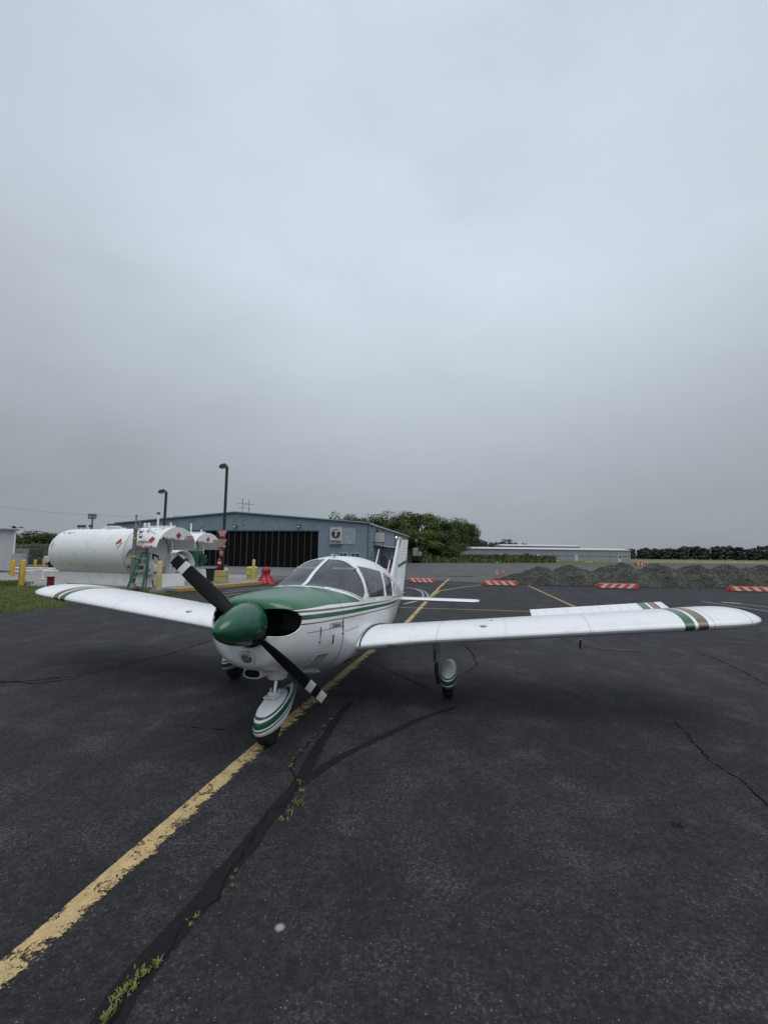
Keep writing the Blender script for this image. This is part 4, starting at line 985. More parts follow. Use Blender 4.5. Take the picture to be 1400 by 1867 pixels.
# ================================================================ FUEL FARM
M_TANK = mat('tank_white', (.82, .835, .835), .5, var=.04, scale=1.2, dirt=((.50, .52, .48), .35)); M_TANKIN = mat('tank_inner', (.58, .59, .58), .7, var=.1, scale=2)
M_TSCUFF = mat('scuff', (.08, .08, .08), .8); M_HZR = mat('placard_red', (.42, .03, .045), .5); M_HZW = mat('placard_white', (.65, .65, .65), .5)
def tank(loc, ang, LEN, lab, hood=1.70, full=True):
    r, zc = 1.19, 1.74
    t_ = empty('fuel_tank', loc, ang, lab, 'fuel tank', 'fuel tanks with hooded ends')
    # local x from left (negative) to the hood face (0)
    prof = [(0, -LEN - .0)]
    for i in range(1, 13): a = PI / 2 * i / 12; prof.append((r * math.sin(a), -LEN + .95 * (1 - math.cos(a))))
    prof += [(r, -hood - .25), (r * .97, -hood - .10), (r * .75, -hood + .03), (r * .4, -hood + .10), (0, -hood + .12)]
    sh = obj('shell', MB().lathe([(a, c) for a, c in prof], (0, 0, zc), 'X', 64), M_TANK, t_, smooth=40)
    for x_ in (-hood - .5, -LEN + 1.2, -LEN / 2 - 1):
        obj('weld_band', MB().lathe([(r + .002, x_), (r + .008, x_ + .01), (r + .008, x_ + .05), (r + .002, x_ + .06)], (0, 0, zc), 'X', 64), M_TANK, sh, smooth=30)
    obj('cradle', MB().box((-LEN / 2 + .10, 0, .36), (LEN - .5, 1.46, .72)), M_TANK, t_, bevel=.01)
    # hood: arched sheet, sides ending at mid height, cut with an S curve
    R2 = r + .05; H_ = MB(); na, nx_ = 40, 10
    vs = []
    for j in range(nx_ + 1):
        u = j / nx_; x_ = -hood - .35 + (hood + .35) * u
        low = -.12 + .30 * (1 - math.exp(-u * 9)) - (.9 * math.exp(-u * 14) if u < .4 else 0)
        low += (.0 if u < .8 else .0)
        for i in range(na + 1):
            a = (PI - 2 * low) * i / na + low
            vs.append((x_, -R2 * math.cos(a), zc + R2 * math.sin(a)))
    H_.add(vs, [(j * (na + 1) + i, j * (na + 1) + i + 1, (j + 1) * (na + 1) + i + 1, (j + 1) * (na + 1) + i) for j in range(nx_) for i in range(na)])
    ho = obj('hood', H_, M_TANK, t_, smooth=50); q = ho.modifiers.new('t', 'SOLIDIFY'); q.thickness = .03
    a0 = math.asin(.52); seg = [(-R2 * math.cos(a0 + (PI - 2 * a0) * i / 24), zc + R2 * math.sin(a0 + (PI - 2 * a0) * i / 24)) for i in range(25)]
    fa = MB(); n_ = len(seg); fa.add([(x_, p[0], p[1]) for x_ in (.0, .03) for p in seg], [tuple(range(n_)), tuple(range(n_, 2 * n_))[::-1]] + [(i, i + 1, n_ + i + 1, n_ + i) for i in range(n_ - 1)] + [(n_ - 1, 0, n_, 2 * n_ - 1)])
    fo_ = obj('fascia', fa, M_TANK, t_)
    FM = T(.045, 0, 0) @ RZ(PI / 2) @ RX(PI / 2)     # face plane: x->local y, y->z
    dm_ = MB().add([(.04, -.0, zc + 1.03), (.04, .17, zc + .84), (.04, 0, zc + .65), (.04, -.17, zc + .84)], [(0, 1, 2, 3)]); d1 = obj('hazard_diamond', dm_, M_HZR, fo_)
    obj('hazard_ring', MB().tube([(.042, -.0, zc + 1.0), (.042, .145, zc + .84), (.042, 0, zc + .68), (.042, -.145, zc + .84), (.042, 0, zc + 1.0)], .008, 4), M_HZW, d1)
    text('lettering', 'FLAMMABLE\nNO SMOKING', .105, M_HZR, fo_, T(0, .68, zc + .75) @ FM, sx=.9, bold=.003)
    text('lettering', 'JET FUEL' if not full else '100LL AVGAS', .10, M_HZR, fo_, T(0, -.50, zc + .68) @ FM, bold=.002)
    obj('fuel_label', MB().box((.035, -.86, zc + .68), (.01, .12, .11)), M_INK, fo_)
    obj('hood_brace', MB().tube([(-.06, -.25, zc + .62), (-.06, -.25, .95)], .02, 6).tube([(-.06, -.95, zc + .6), (-hood + .3, -.8, zc + .1)], .012, 5), M_HZW, t_)
    obj('top_rail', MB().tube([(-hood - .2, .1, zc + R2 + .06), (-.3, .1, zc + R2 + .06)], .03, 6), M_TANK, t_)
    for x_, h in ((-hood + .1, .75), (-hood + .95, .35)):
        vp = obj('vent_pipe', MB().cyl((x_, .25, zc + 1.0), (x_, .25, zc + 1.17 + h), .05, n=12), M_TANK, t_, smooth=50); obj('vent_cap', MB().cyl((x_, .25, zc + 1.17 + h), (x_, .25, zc + 1.27 + h), .085, n=12), M_DM, vp, smooth=50)
    if full:
        for x_ in (-hood - .1, -hood - .35): obj('lifting_lug', MB().box((x_, -.1, zc + R2 + .12), (.16, .05, .22)), M_TANK, t_, bevel=.04)
        mh = obj('manhole', MB().lathe([(.28, 1.1), (.28, 1.28), (.34, 1.28), (.34, 1.34), (0, 1.34)], (-4.3, 0, zc), 'Z', 24), M_TANK, t_, smooth=30); obj('manhole_cap', MB().box((-4.3, 0, zc + 1.40), (.5, .4, .1)), M_DM, mh)
        obj('top_fitting', MB().box((-4.9, .1, zc + 1.20), (.5, .12, .12)).box((-3.8, .1, zc + 1.20), (.3, .12, .12)).cyl((-5.1, .1, zc + 1.1), (-5.1, .1, zc + 1.32), .05), M_TANK, t_)
        for x_ in (-7.6, -7.25, -6.7): obj('top_light', MB().cyl((x_, .5, zc + .95), (x_, .5, zc + 1.35), .02, n=6).box((x_, .5, zc + 1.40), (.18, .12, .14)), M_DM, t_)
        # scuffs
        for (x_, a_, w_, h_) in [(-6.9, .95, .22, .05), (-6.6, 1.0, .3, .03), (-6.5, .9, .18, .04), (-6.3, .98, .15, .04), (-7.3, .35, .05, .28), (-7.35, .15, .04, .2), (-7.9, .45, .3, .03), (-7.1, .3, .04, .3)] + [(-hood + rnd.uniform(0, 1.4), rnd.uniform(.75, 1.25), rnd.uniform(.06, .16), .03) for _ in range(24)]:
            rr_ = (r if x_ < -hood - .4 else R2 + .001) + .004; y0, z0 = -rr_ * math.cos(a_), zc + rr_ * math.sin(a_)
            if x_ < -LEN + .9: continue
            obj('paint_scuff', MB().box((x_, y0, z0), (w_, .004, h_), M=RX(a_ - PI / 2 + PI / 2 - 0) @ RX(-PI / 2 + 0) if False else RX(-a_)), M_TSCUFF, sh)
        text('lettering', 'FLAMMABLE', .10, M_HZR, ho, T(-1.15, -R2 * math.cos(.22) - .035, zc + R2 * math.sin(.24)) @ RX(PI / 2 - .2), sx=1.1, bold=.004)
        text('lettering', 'NO SMOKING', .10, M_HZR, ho, T(-.85, -R2 * math.cos(.42) - .035, zc + R2 * math.sin(.42)) @ RX(PI / 2 - .42), sx=1.1, bold=.004)
        text('lettering', '100LL AVGAS', .085, M_HZR, ho, T(-.45, -R2 * math.cos(.22) - .035, zc + R2 * math.sin(.24)) @ RX(PI / 2 - .2), bold=.004)
        hz_ = obj('hazard_diamond', MB().box((-.42, -R2 * math.cos(.52) - .03, zc + R2 * math.sin(.52)), (.25, .01, .25), M=RX(-.52) @ RY(.5)), M_HZR, ho)
        # four colour diamond on the shell
        cx0, zz0 = -hood - .75, zc + .45; y0 = -math.sqrt(r * r - .45 ** 2) - .02
        for (dx, dz, c) in ((-.10, 0, (.03, .06, .35)), (0, .11, (.42, .03, .03)), (.10, 0, (.55, .45, .05)), (0, -.11, (.65, .65, .65))):
            obj('hazard_diamond', MB().box((cx0 + dx, y0 - dz * -.42 * 1, zz0 + dz), (.15, .01, .15), M=RX(-.40) @ RY(PI / 4)), mat('hz%d%d' % (int(c[0] * 100), int(c[2] * 100)), c, .5), sh)
        # pipework, reel and pump cabinet inside the hood
        obj('pump_pipes', MB().tube([(-hood + .2, -.9, 1.95), (-.9, -.9, 1.95)], .045, 8).tube([(-hood + .3, -.5, 1.95), (-hood + .3, -.5, .9)], .05, 8).tube([(-1.3, -.7, 1.95), (-1.3, -.7, 1.15), (-1.0, -.7, 1.15)], .035, 8).tube([(-1.7, -.9, 1.3), (-1.2, -.9, 1.3)], .03, 8).cyl((-1.6, -.9, 1.0), (-1.6, -.4, 1.0), .17), M_TANKIN, t_, smooth=50)
        obj('valve', MB().box((-1.5, -.95, 1.42), (.30, .08, .06)).box((-.95, -.9, 2.0), (.12, .12, .12)).box((-1.1, -.98, 1.05), (.16, .10, .16)).box((-1.9, -.95, 1.15), (.12, .12, .25)).box((-2.1, -.92, 1.98), (.14, .14, .14)), M_DM, t_, bevel=.01)
        obj('pump_body', MB().cyl((-1.9, -.7, .88), (-1.35, -.7, .88), .2, n=20).box((-1.05, -.7, .82), (.3, .3, .34)), M_TANKIN, t_, smooth=40)
        rl = obj('hose_reel', MB().cyl((-.72, -.85, 1.05), (-.72, -.45, 1.05), .2, n=28).cyl((-.72, -.88, 1.05), (-.72, -.84, 1.05), .32, n=28).cyl((-.72, -.46, 1.05), (-.72, -.42, 1.05), .32, n=28), M_TANK, t_, smooth=40)
        obj('reel_arm', MB().box((-.95, -.95, .92), (.7, .05, .07), M=RY(-.35)), mat('cream', (.5, .45, .33), .6), rl)
        obj('fuel_hose', MB().tube([(-.30, -.80, 1.55), (-.05, -.95, 1.35), (.18, -1.05, 1.0), (.22, -1.05, .6), (.02, -1.05, .28), (-.25, -1.0, .22), (-.35, -1.0, .5)], .028, 8), M_INK, t_, smooth=60)
        obj('fuel_nozzle', MB().box((-.42, -.85, 1.62), (.35, .06, .09), M=RY(.3)).box((-.55, -.85, 1.55), (.06, .06, .22)), M_INK, t_, bevel=.01)
        obj('conduit', MB().tube([(-.78, -1.0, 2.35), (-.78, -1.0, .65)], .035, 8), M_DM, t_, smooth=50)
        obj('warning_card', MB().box((-.05, -1.16, .45), (.02, .02, .02)), M_HZR, t_)
    else:
        pb = obj('pump_cabinet', MB().box((-.9, -.75, .95), (.6, .5, .6)), M_TANK, t_, bevel=.01); obj('pump_dial', MB().box((-.6, -.85, 1.1), (.02, .2, .2)), M_DM, pb)
        obj('pump_pipes', MB().tube([(-.6, .0, 2.6), (-.6, .0, 1.0)], .04, 8).tube([(-.6, .35, 2.6), (-.6, .35, 1.0)], .035, 8).tube([(-.6, 0, 1.55), (-.6, .6, 1.55)], .03, 8), M_TANK, t_, smooth=50)
        obj('valve', MB().box((-.55, .35, 1.55), (.1, .16, .12)).box((-.55, -.05, 1.5), (.12, .1, .1)), M_DM, t_)
    return t_
AX = math.atan2(-3.0, 8.1)
t1 = tank((-9.88, 20.85, 0), AX, 8.05, 'big white horizontal fuel tank nearest the wing tip, dark scuffs on its shell')
t2 = tank((-10.9, 26.9, 0), AX, 8.05, 'white fuel tank behind the nearest one, green bag hanging in its hood', full=False)
# the small drum tank between the two hoods
t3 = empty('drum_tank', (-10.75, 23.0, 0), AX, 'small round white drum tank standing between the two hooded fuel tanks', 'fuel tank')
dr3 = obj('drum', MB().lathe([(0, -3.2), (.7, -3.1), (.80, -2.9), (.80, -.10), (.78, -.04), (.70, .02), (.4, .07), (0, .09)], (0, 0, .92), 'X', 48), M_TANK, t3, smooth=40)
R3 = .86; vs = [(x_, -R3 * math.cos(a), 1.02 + R3 * math.sin(a)) for x_ in (-3.0, .22) for a in [PI * i / 24 for i in range(25)]]
q_ = obj('cover', MB().add(vs, [(i, i + 1, 26 + i, 25 + i) for i in range(24)]), M_TANK, t3, smooth=50); q_.modifiers.new('t', 'SOLIDIFY').thickness = .03
obj('notice', MB().box((.10, -.10, .70), (.012, .36, .46)), mat('notice_grey', (.38, .40, .38), .6, var=.5, scale=14), t3)
obj('gauge_strip', MB().box((.12, -.12, 1.08), (.03, .8, .12)), M_INK, t3); obj('valve', MB().box((.12, -.35, 1.32), (.1, .14, .18)).box((.12, -.05, 1.22), (.1, .1, .1)).box((.12, -.5, 1.25), (.08, .05, .3)).box((.12, .35, 1.35), (.08, .2, .25)), M_DM, t3, bevel=.01)
obj('saddle', MB().box((-.5, 0, .14), (.3, 1.2, .28)).box((-2.6, 0, .14), (.3, 1.2, .28)), M_DM, t3)
text('lettering', '>>', .2, M_INK, t3, T(.115, .1, .42) @ RZ(PI / 2) @ RX(PI / 2))
# green cover bag hanging in the second hood
gb = empty('spill_bag', (-10.9, 26.9, 0), AX, 'dark green fabric cover hanging open in the second tank hood', 'cover')
M_GRN = mat('green_fabric', (.01, .085, .05), .7, var=.2)
obj('bag_body', MB().loft([[(x_ + .05 * math.sin(z * 9), y_, z) for x_, y_ in ((-.55, -.95), (-.05, -.95), (-.02, -.65), (.0, -.40), (-.55, -.38))] for z in (.92, 1.1, 1.4, 1.7, 1.86)]), M_GRN, gb, smooth=40)
obj('bag_flap', MB().add([(.03, -.45, 1.80), (.05, -.6, .95), (.22, -.22, 1.15), (.20, -.12, 1.35)], [(0, 1, 2, 3)]), mat('green_fabric_dark', (.006, .04, .02), .8), gb)
obj('bag_opening', MB().add([(.012, -.62, 1.7), (.012, -.62, .97), (.02, -.25, .97)], [(0, 1, 2)]), M_DARK, gb)
# concrete pad with yellow kerb
P1, P2, P3 = G(212, 1076), G(319, 1080.5), G(477, 1065.2)
pd = MB(); top = .16
pts = [(P1.x - .2, P1.y), (P2.x, P2.y), (P3.x, P3.y), (P3.x - 1.2, P3.y + 3.6), (-12.2, 28.3), (-16.5, 22.6)]
n_ = len(pts); pd.add([(x_, y_, -.02) for x_, y_ in pts] + [(x_, y_, top) for x_, y_ in pts], [tuple(range(n_, 2 * n_))] + [(i, (i + 1) % n_, n_ + (i + 1) % n_, n_ + i) for i in range(n_)])
tag(obj('fuel_pad', pd, M_CONC), kind='structure')
M_KERB = mat('kerb_yellow', (.42, .27, .07), .85, var=.25, scale=3, dirt=((.20, .19, .16), .9))
d_ = Vector((P3.x - P2.x, P3.y - P2.y, 0)); an = math.atan2(d_.y, d_.x); mid = (P2 + P3) / 2; nn = Vector((d_.y, -d_.x, 0)).normalized()
tag(obj('kerb', MB().box((mid.x + nn.x * .05, mid.y + nn.y * .05, .085), (d_.length, .14, .17), an), M_KERB, bevel=.015), kind='structure')
tt = MB(); c = G(318, 1083)
# bollards
M_BY = mat('bollard_yellow', (.50, .34, .055), .6, var=.1, dirt=((.42, .36, .22), .6)); M_BY2 = mat('bollard_bright', (.55, .33, .02), .5, var=.1); M_BPALE = mat('bollard_pale', (.50, .41, .18), .6, var=.1)
def bollard(p, ytop_z, r, m_, lab, base=.16, rust=False, foot=False):
    b_ = empty('bollard', (p.x, p.y, base), 0, lab, 'bollard', 'yellow bollards around the fuel area')
    h = ytop_z - base; post_ = obj('post', MB().lathe([(r, 0), (r, h - r * .5), (r * .8, h - r * .15), (r * .4, h), (0, h)], (0, 0, 0), 'Z', 20), m_, b_, smooth=40)
    if rust: obj('rust_streak', MB().box((-r * .75, -r * .72, h * .5), (.008, .10, h * .62), M=RZ(.8)), mat('rust', (.16, .05, .015), .9, var=.5, scale=20), post_)
    if foot: obj('footing', MB().box((0, 0, -base / 2 - .005), (.55, .45, base)), M_CONC, b_)
    return b_
def zt(px, py, p): return D(px, py, p.y).z
p = G(289, 1074.5, .16); bollard(p, zt(290, 1022.5, p), .11, M_BPALE, 'pale yellow bollard in front of the hose reel of the big tank', .16, foot=True)
p = G(461.5, 1057.5, .16); bollard(p, zt(461, 1020, p), .085, M_BPALE, 'pale yellow bollard standing against the bright yellow drum')
for px, pb, ptp, m_, lab in [(22, 1050.5, 1020.5, M_BY2, 'yellow bollard at the corner of the narrow white shed'), (38.5, 1068.5, 1020.5, M_BY, 'rust streaked yellow bollard at the near end of the white rails'),
                             (63, 1040, 1020.5, M_BY2, 'smaller yellow bollard standing behind the middle of the white rails'), (79, 1037, 1017, M_BY2, 'yellow bollard behind the rails next to the rounded end of the tank')]:
    p = G(px, pb); bollard(p, zt(px, ptp, p), .12, m_, lab, 0, rust=px == 38.5)
# white rails
rl = empty('guard_rail', (0, 0, 0), 0, 'low white pipe guard rails between the yellow bollards beside the tank', 'guard rail')
A_, B_ = G(24, 1049), G(103, 1046); zA = zt(24, 1035.5, A_); zB = zt(95, 1036.5, B_)
obj('top_rail', MB().tube([(A_.x, A_.y, zA), (B_.x, B_.y, zB)], .06, 8), M_HZW, rl, smooth=50)
obj('low_rail', MB().tube([G(24, 1049.3, .0) + Vector((0, 0, .25)), (B_.x, B_.y, .35)], .06, 8), M_HZW, rl, smooth=50)
for px, py, pt in ((58, 1044, 1036), (78, 1056.5, 1041)):
    p = G(px, py); obj('rail_post', MB().cyl(p, (p.x, p.y, zt(px, pt, p)), .07, n=10).box((p.x, p.y, .02), (.35, .35, .04)), M_HZW, rl, smooth=50)
a = G(78, 1056.5); obj('near_rail', MB().tube([(a.x, a.y, zt(78, 1041.5, a)), (a.x + 1.0, a.y + .2, zt(78, 1041, a))], .06, 8), M_HZW, rl, smooth=50)
# grey pole with yellow bands and cameras
p = G(240, 1071.5, .16); pole = empty('camera_pole', (p.x, p.y, .16), 0, 'grey steel pole with yellow bands and two dome cameras beside the ladder', 'pole')
H1 = zt(240, 966, p) - .16; M_GALV = mat('galvanised', (.20, .205, .20), .55, .3, var=.15)
obj('shaft', MB().lathe([(.115, 0), (.075, H1), (.09, H1), (.09, H1 + .12), (.05, H1 + .2), (.035, H1 + .25), (.03, H1 + .62), (.05, H1 + .62), (.05, H1 + .68), (0, H1 + .7)], (0, 0, 0), 'Z', 20), M_GALV, pole, smooth=40)
obj('base_flange', MB().lathe([(.30, -.06), (.30, .05), (.2, .08), (.13, .20), (.1, .2)], (0, 0, 0), 'Z', 24), M_CONC, pole, smooth=40)
obj('yellow_band', MB().cyl((0, 0, 1.37), (0, 0, 1.45), .115, n=20), mat('tape_yellow', (.55, .52, .03), .4), pole, smooth=40)
obj('yellow_band', MB().cyl((0, 0, 2.18), (0, 0, 2.26), .103, n=20), mat('tape_yellow', (.55, .52, .03), .4), pole, smooth=40)
for z_ in (2.58, 2.35):
    ca = obj('camera_arm', MB().tube([(.05, 0, z_ + .08), (.22, -.03, z_ + .1)], .025, 6), M_HZW, pole); obj('dome_camera', MB().lathe([(.0, .08), (.09, .05), (.12, -.02), (.09, -.04), (0, -.04)], (.28, -.04, z_), 'Z', 16), M_HZW, pole, smooth=40); obj('dome_glass', MB().lathe([(.07, -.04), (.06, -.09), (0, -.11)], (.28, -.04, z_), 'Z', 16), M_INK, pole, smooth=40)
obj('aerial', MB().cyl((.10, 0, H1 - .1), (.16, 0, H1 + .3), .012, n=6).box((.17, 0, H1 + .35), (.07, .07, .14)), M_GALV, pole)
# green A-frame ladder
lp_ = G(249, 1073, .16); ld = empty('step_ladder', (lp_.x + .1, lp_.y, .16), .25, 'green fibreglass step ladder leaning at the hooded tank end', 'ladder')
M_LAD = mat('ladder_green', (.01, .13, .085), .5); M_AL = mat('aluminium', (.55, .56, .56), .4, .7)
LHt = zt(250, 1008, lp_) - .16
for s in (-1, 1):
    obj('front_rail', MB().box((0, 0, 0), (.07, .09, LHt * 1.03), M=Matrix.Identity(4)), M_LAD, ld).matrix_local = T(.02 + s * .22, -.05, LHt / 2) @ RY(s * -.10 + .17) @ RX(-.14)
    obj('back_rail', MB().box((0, 0, 0), (.04, .05, LHt * 1.03)), M_LAD, ld).matrix_local = T(.02 + s * .20, .32, LHt / 2) @ RY(s * -.08 + .17) @ RX(.20)
for k in range(5):
    z_ = LHt * (.14 + k * .175); off = .17 * (z_ - LHt / 2); y_ = -.05 + .14 * (z_ - LHt / 2)
    obj('step', MB().box((.02 + off, y_ + .02, z_), (.52 - .22 * z_ / LHt, .10, .035)), M_AL, ld)
obj('top_cap', MB().box((.13, .12, LHt), (.34, .2, .05)), M_INK, ld, bevel=.01)
# light poles
M_BRZ = mat('bronze_pole', (.035, .026, .022), .5, .2)
def lamp(px, pbase, pytop, Y, lab, r, headdir):
    p = D(px, pbase, Y); hz = D(px, pytop, Y).z
    l_ = empty('lamp_post', (p.x, Y, 0), 0, lab, 'lamp post', 'brown floodlight posts at the fuel area')
    obj('pole', MB().box((0, 0, hz / 2), (r * 2, r * 2, hz)), M_BRZ, l_, bevel=.01)
    a = obj('lamp_head', MB().loft([[(x_ * s, y_ * s, z_) for x_, y_ in ((-.23, -.17), (.17, -.17), (.17, .17), (-.23, .17))] for s, z_ in ((1, 0), (1.0, .08), (.6, .20))]), M_BRZ, l_); a.location = (headdir, -.1, hz - .05); a.rotation_euler = (0, R(-14), 0)
    g_ = obj('lamp_glass', MB().box((0, 0, -.02), (.32, .26, .03)), mat('lamp_lens', (.35, .36, .36), .3), a)
    obj('arm', MB().box((headdir / 2, 0, hz - .02), (abs(headdir) + .1, .06, .06)), M_BRZ, l_)
    return l_
lamp(404.8, 1045, 851, 24.0, 'taller brown lamp post carrying the red warning signs', .062, -.12)
lamp(294.5, 1040, 897, 27.5, 'shorter brown lamp post rising behind the big fuel tank', .062, -.16)
# signs on the front lamp post
p = D(404.3, 1000, 23.85); M_DR = mat('sign_dark_red', (.16, .025, .02), .6, var=.2); M_PINK = mat('sign_faded_red', (.34, .045, .05), .6, var=.2, scale=8)
sn = empty('warning_signs', (p.x, 23.82, 0), 0, 'faded red NO PARKING and NO SMOKING warning boards on the taller lamp post', 'sign')
z1, z2, z3, z4 = D(404, 965, 23.8).z, D(404, 979.5, 23.8).z, D(404, 1001, 23.8).z, D(404, 1014.5, 23.8).z
def board(name, za, zb, w_, m_, lines, sz, dy=0, dx=0):
    o = obj(name, MB().box((dx, dy, (za + zb) / 2), (w_, .02, abs(za - zb))), m_, sn)
    text('lettering', lines, sz, M_HZW, o, T(dx, dy - .014, (za + zb) / 2) @ RX(PI / 2), bold=.002)
board('top_board', z1, z2, .36, M_PINK, 'NO SMOKING\nWITHIN 50 FT\nNO OPEN\nFLAMES', .075)
board('middle_board', z2 - .02, z3, .40, M_DR, 'NO PARKING\nTIE DOWN\nAIRCRAFT\nMUST BE\nGROUNDED', .088, -.01)
board('lower_board', z3 - .02, z4, .20, M_PINK, 'STOP\nFUEL', .08)
# fire extinguisher with white band
pz = D(399, 1043, 23.6); fe = empty('fire_extinguisher', (pz.x + .02, 23.55, 0), 0, 'red fire extinguisher with white label standing at the lamp post signs', 'extinguisher')
zb_, zt2 = D(399, 1036, 23.5).z, D(399, 1017.5, 23.5).z; hh = zt2 - zb_
M_FR = mat('extinguisher_red', (.36, .012, .018), .35)
obj('cylinder', MB().lathe([(.0, zb_), (.09, zb_), (.10, zb_ + .02), (.10, zb_ + hh * .8), (.05, zb_ + hh * .93), (.03, zt2)], (0, 0, 0), 'Z', 20), M_FR, fe, smooth=40); obj('label_band', MB().cyl((0, 0, zb_ + hh * .45), (0, 0, zb_ + hh * .62), .102, n=20), M_HZW, fe, smooth=40)
obj('hose', MB().tube([(0, -.02, zt2), (.12, -.05, zt2 - .02), (.14, -.05, zb_ + .2)], .014, 6), M_INK, fe); obj('stand', MB().box((0, 0, zb_ - .04), (.3, .3, .08)).box((.12, .1, (zb_) / 2), (.06, .06, zb_)), M_INK, fe)
# black wheeled bin, concrete block, yellow drum, red wrapped thing
def boxthing(px0, px1, pyt, pyb, base_z=.16):
    p = G((px0 + px1) / 2, pyb, base_z); w_ = (px1 - px0) / FPX * p.y; h = D((px0 + px1) / 2, pyt, p.y).z - base_z; return p, w_, h
p, w_, h = boxthing(377, 391, 1036, 1063); bn = empty('wheeled_bin', p, .1, 'black wheeled rubbish bin beside the pale yellow block', 'bin')
obj('bin_body', MB().loft([[(x_ * s * w_ / 2, y_ * s * .28, z_) for x_, y_ in ((-1, -1), (1, -1), (1, 1), (-1, 1))] for s, z_ in ((.78, .08), (1, h * .92))]), mat('bin_black', (.014, .014, .015), .5), bn, bevel=.02)
obj('bin_lid', MB().box((0, 0, h * .95), (w_ * 1.1, .62, .06)), mat('bin_black', (.014, .014, .015), .5), bn, bevel=.02)
for s in (-1, 1): obj('wheel', MB().cyl((s * w_ * .5, .2, .11), (s * w_ * .42, .2, .11), .11, n=16), M_TYRE, bn)
p, w_, h = boxthing(389, 410, 1040, 1063.5); M_BLK = mat('block_yellow', (.46, .38, .17), .9, var=.18, scale=5, dirt=((.30, .28, .22), .7), bmp=.4)
bl = empty('concrete_block', p, .05, 'weathered pale yellow concrete block stack by the black bin', 'concrete block')
for k in (0, 1): obj('block', MB().box((0, .3, h * (.25 + .5 * k)), (w_, .6, h * .485)), M_BLK, bl, bevel=.025)
tray = empty('battery_tray', (p.x + .05, p.y + .2, p.z + h), 0, 'pale meter box with dark cables on top of the yellow block', 'meter box')
obj('tray', MB().box((-.15, .1, .03), (.45, .35, .05)), M_INK, tray, bevel=.01); obj('meter', MB().box((.22, -.0, .06), (.16, .12, .16)), M_HZW, tray, bevel=.01); obj('cable', MB().tube([(.0, .1, .1), (.1, .05, .25), (.25, .05, .28), (.3, .05, .15)], .03, 6), M_DM, tray)
p, w_, h = boxthing(445.5, 466, 1033.5, 1056.5); M_DRY = mat('drum_yellow', (.55, .50, .045), .4, var=.08)
dy_ = empty('overpack_drum', (p.x, p.y + .35, p.z), 0, 'bright yellow plastic drum behind the pale yellow bollard', 'drum')
rr = w_ / 2; obj('drum_body', MB().lathe([(rr * .86, 0), (rr * .92, h * .3), (rr * .98, h * .32), (rr * .98, h * .38), (rr * .9, h * .4), (rr * .92, h * .62)], (0, 0, 0), 'Z', 28), M_DRY, dy_, smooth=30)
obj('drum_lid', MB().lathe([(rr * .98, h * .55), (rr, h * .62), (rr * .95, h * .78), (rr * 1.02, h * .8), (rr * 1.0, h * .93), (rr * .8, h), (0, h)], (0, 0, 0), 'Z', 28), M_DRY, dy_, smooth=30)
obj('drum_label', MB().box((-.12, -rr - .0, h * .5), (.14, .02, .12)).box((.14, -rr, h * .5), (.12, .02, .12)), M_HZW, dy_)
p = G(482, 1065.5); 
bm = MB(); rings = []
for zz_, br_ in [(0, .62), (.06, .60), (.16, .52), (.28, .44), (.40, .38), (.52, .31), (.62, .26), (.70, .245), (.78, .27), (.88, .285), (.98, .27), (1.08, .21), (1.14, .13), (1.17, .04)]:
    ring = []
    for k in range(120):
        a = 2 * PI * k / 120; f_ = 1 + (.16 * (1 - zz_ / 1.4)) * math.sin(a * 6 + zz_ * 2.5 + 1.5 * noise.noise(Vector((math.cos(a) * 2, math.sin(a) * 2, zz_ * 2)))) + .22 * noise.noise(Vector((math.cos(a) * 3.2, math.sin(a) * 3.2, zz_ * 5))) + .10 * abs(noise.noise(Vector((math.cos(a) * 8, math.sin(a) * 8, zz_ * 9))))
        ring.append((br_ * f_ * math.cos(a) * 1.05, br_ * f_ * math.sin(a) * .9, zz_ + .03 * noise.noise(Vector((math.cos(a) * 4, math.sin(a) * 4, zz_ * 3)))))
    rings.append(ring)
bm.loft(rings)
tagged('covered_equipment', bm, mat('red_tarp', (.33, .012, .03), .35, var=.2, scale=5), 'thing wrapped in a crumpled red tarpaulin at the end of the fuel pad', 'tarpaulin', smooth=45, loc=(p.x - .05, p.y + .45, 0)).scale = (.80, .80, .84)
# white shed on the left edge
pR = G(21, 1043); sh_ = empty('metal_shed', (pR.x, pR.y, 0), .85, 'narrow pale ribbed metal shed at the left edge of the photo', 'shed')
hS = zt(24, 967, pR)
mb = MB(); k = 0; x = 0
while x > -5.8: mb.add([(x, 0 if k % 2 else -.04, .15), (x - .29, -.04 if k % 2 else 0, .15), (x - .29, -.04 if k % 2 else 0, hS), (x, 0 if k % 2 else -.04, hS)], [(0, 1, 2, 3)]); x -= .29; k += 1
M_SHED = mat('shed_white', (.42, .44, .46), .5, var=.06, scale=1)
obj('shed_wall', mb, M_SHED, sh_); obj('shed_side', MB().box((-.02, 2.0, hS / 2 + .07), (.05, 4.0, hS - .15)), M_SHED, sh_); obj('roof_edge', MB().box((-2.8, 1.9, hS + .05), (6.0, 4.3, .12)), mat('shed_trim', (.20, .22, .24), .5), sh_); obj('corner_strip', MB().box((0, -.06, hS / 2), (.12, .06, hS)), M_HZW, sh_)
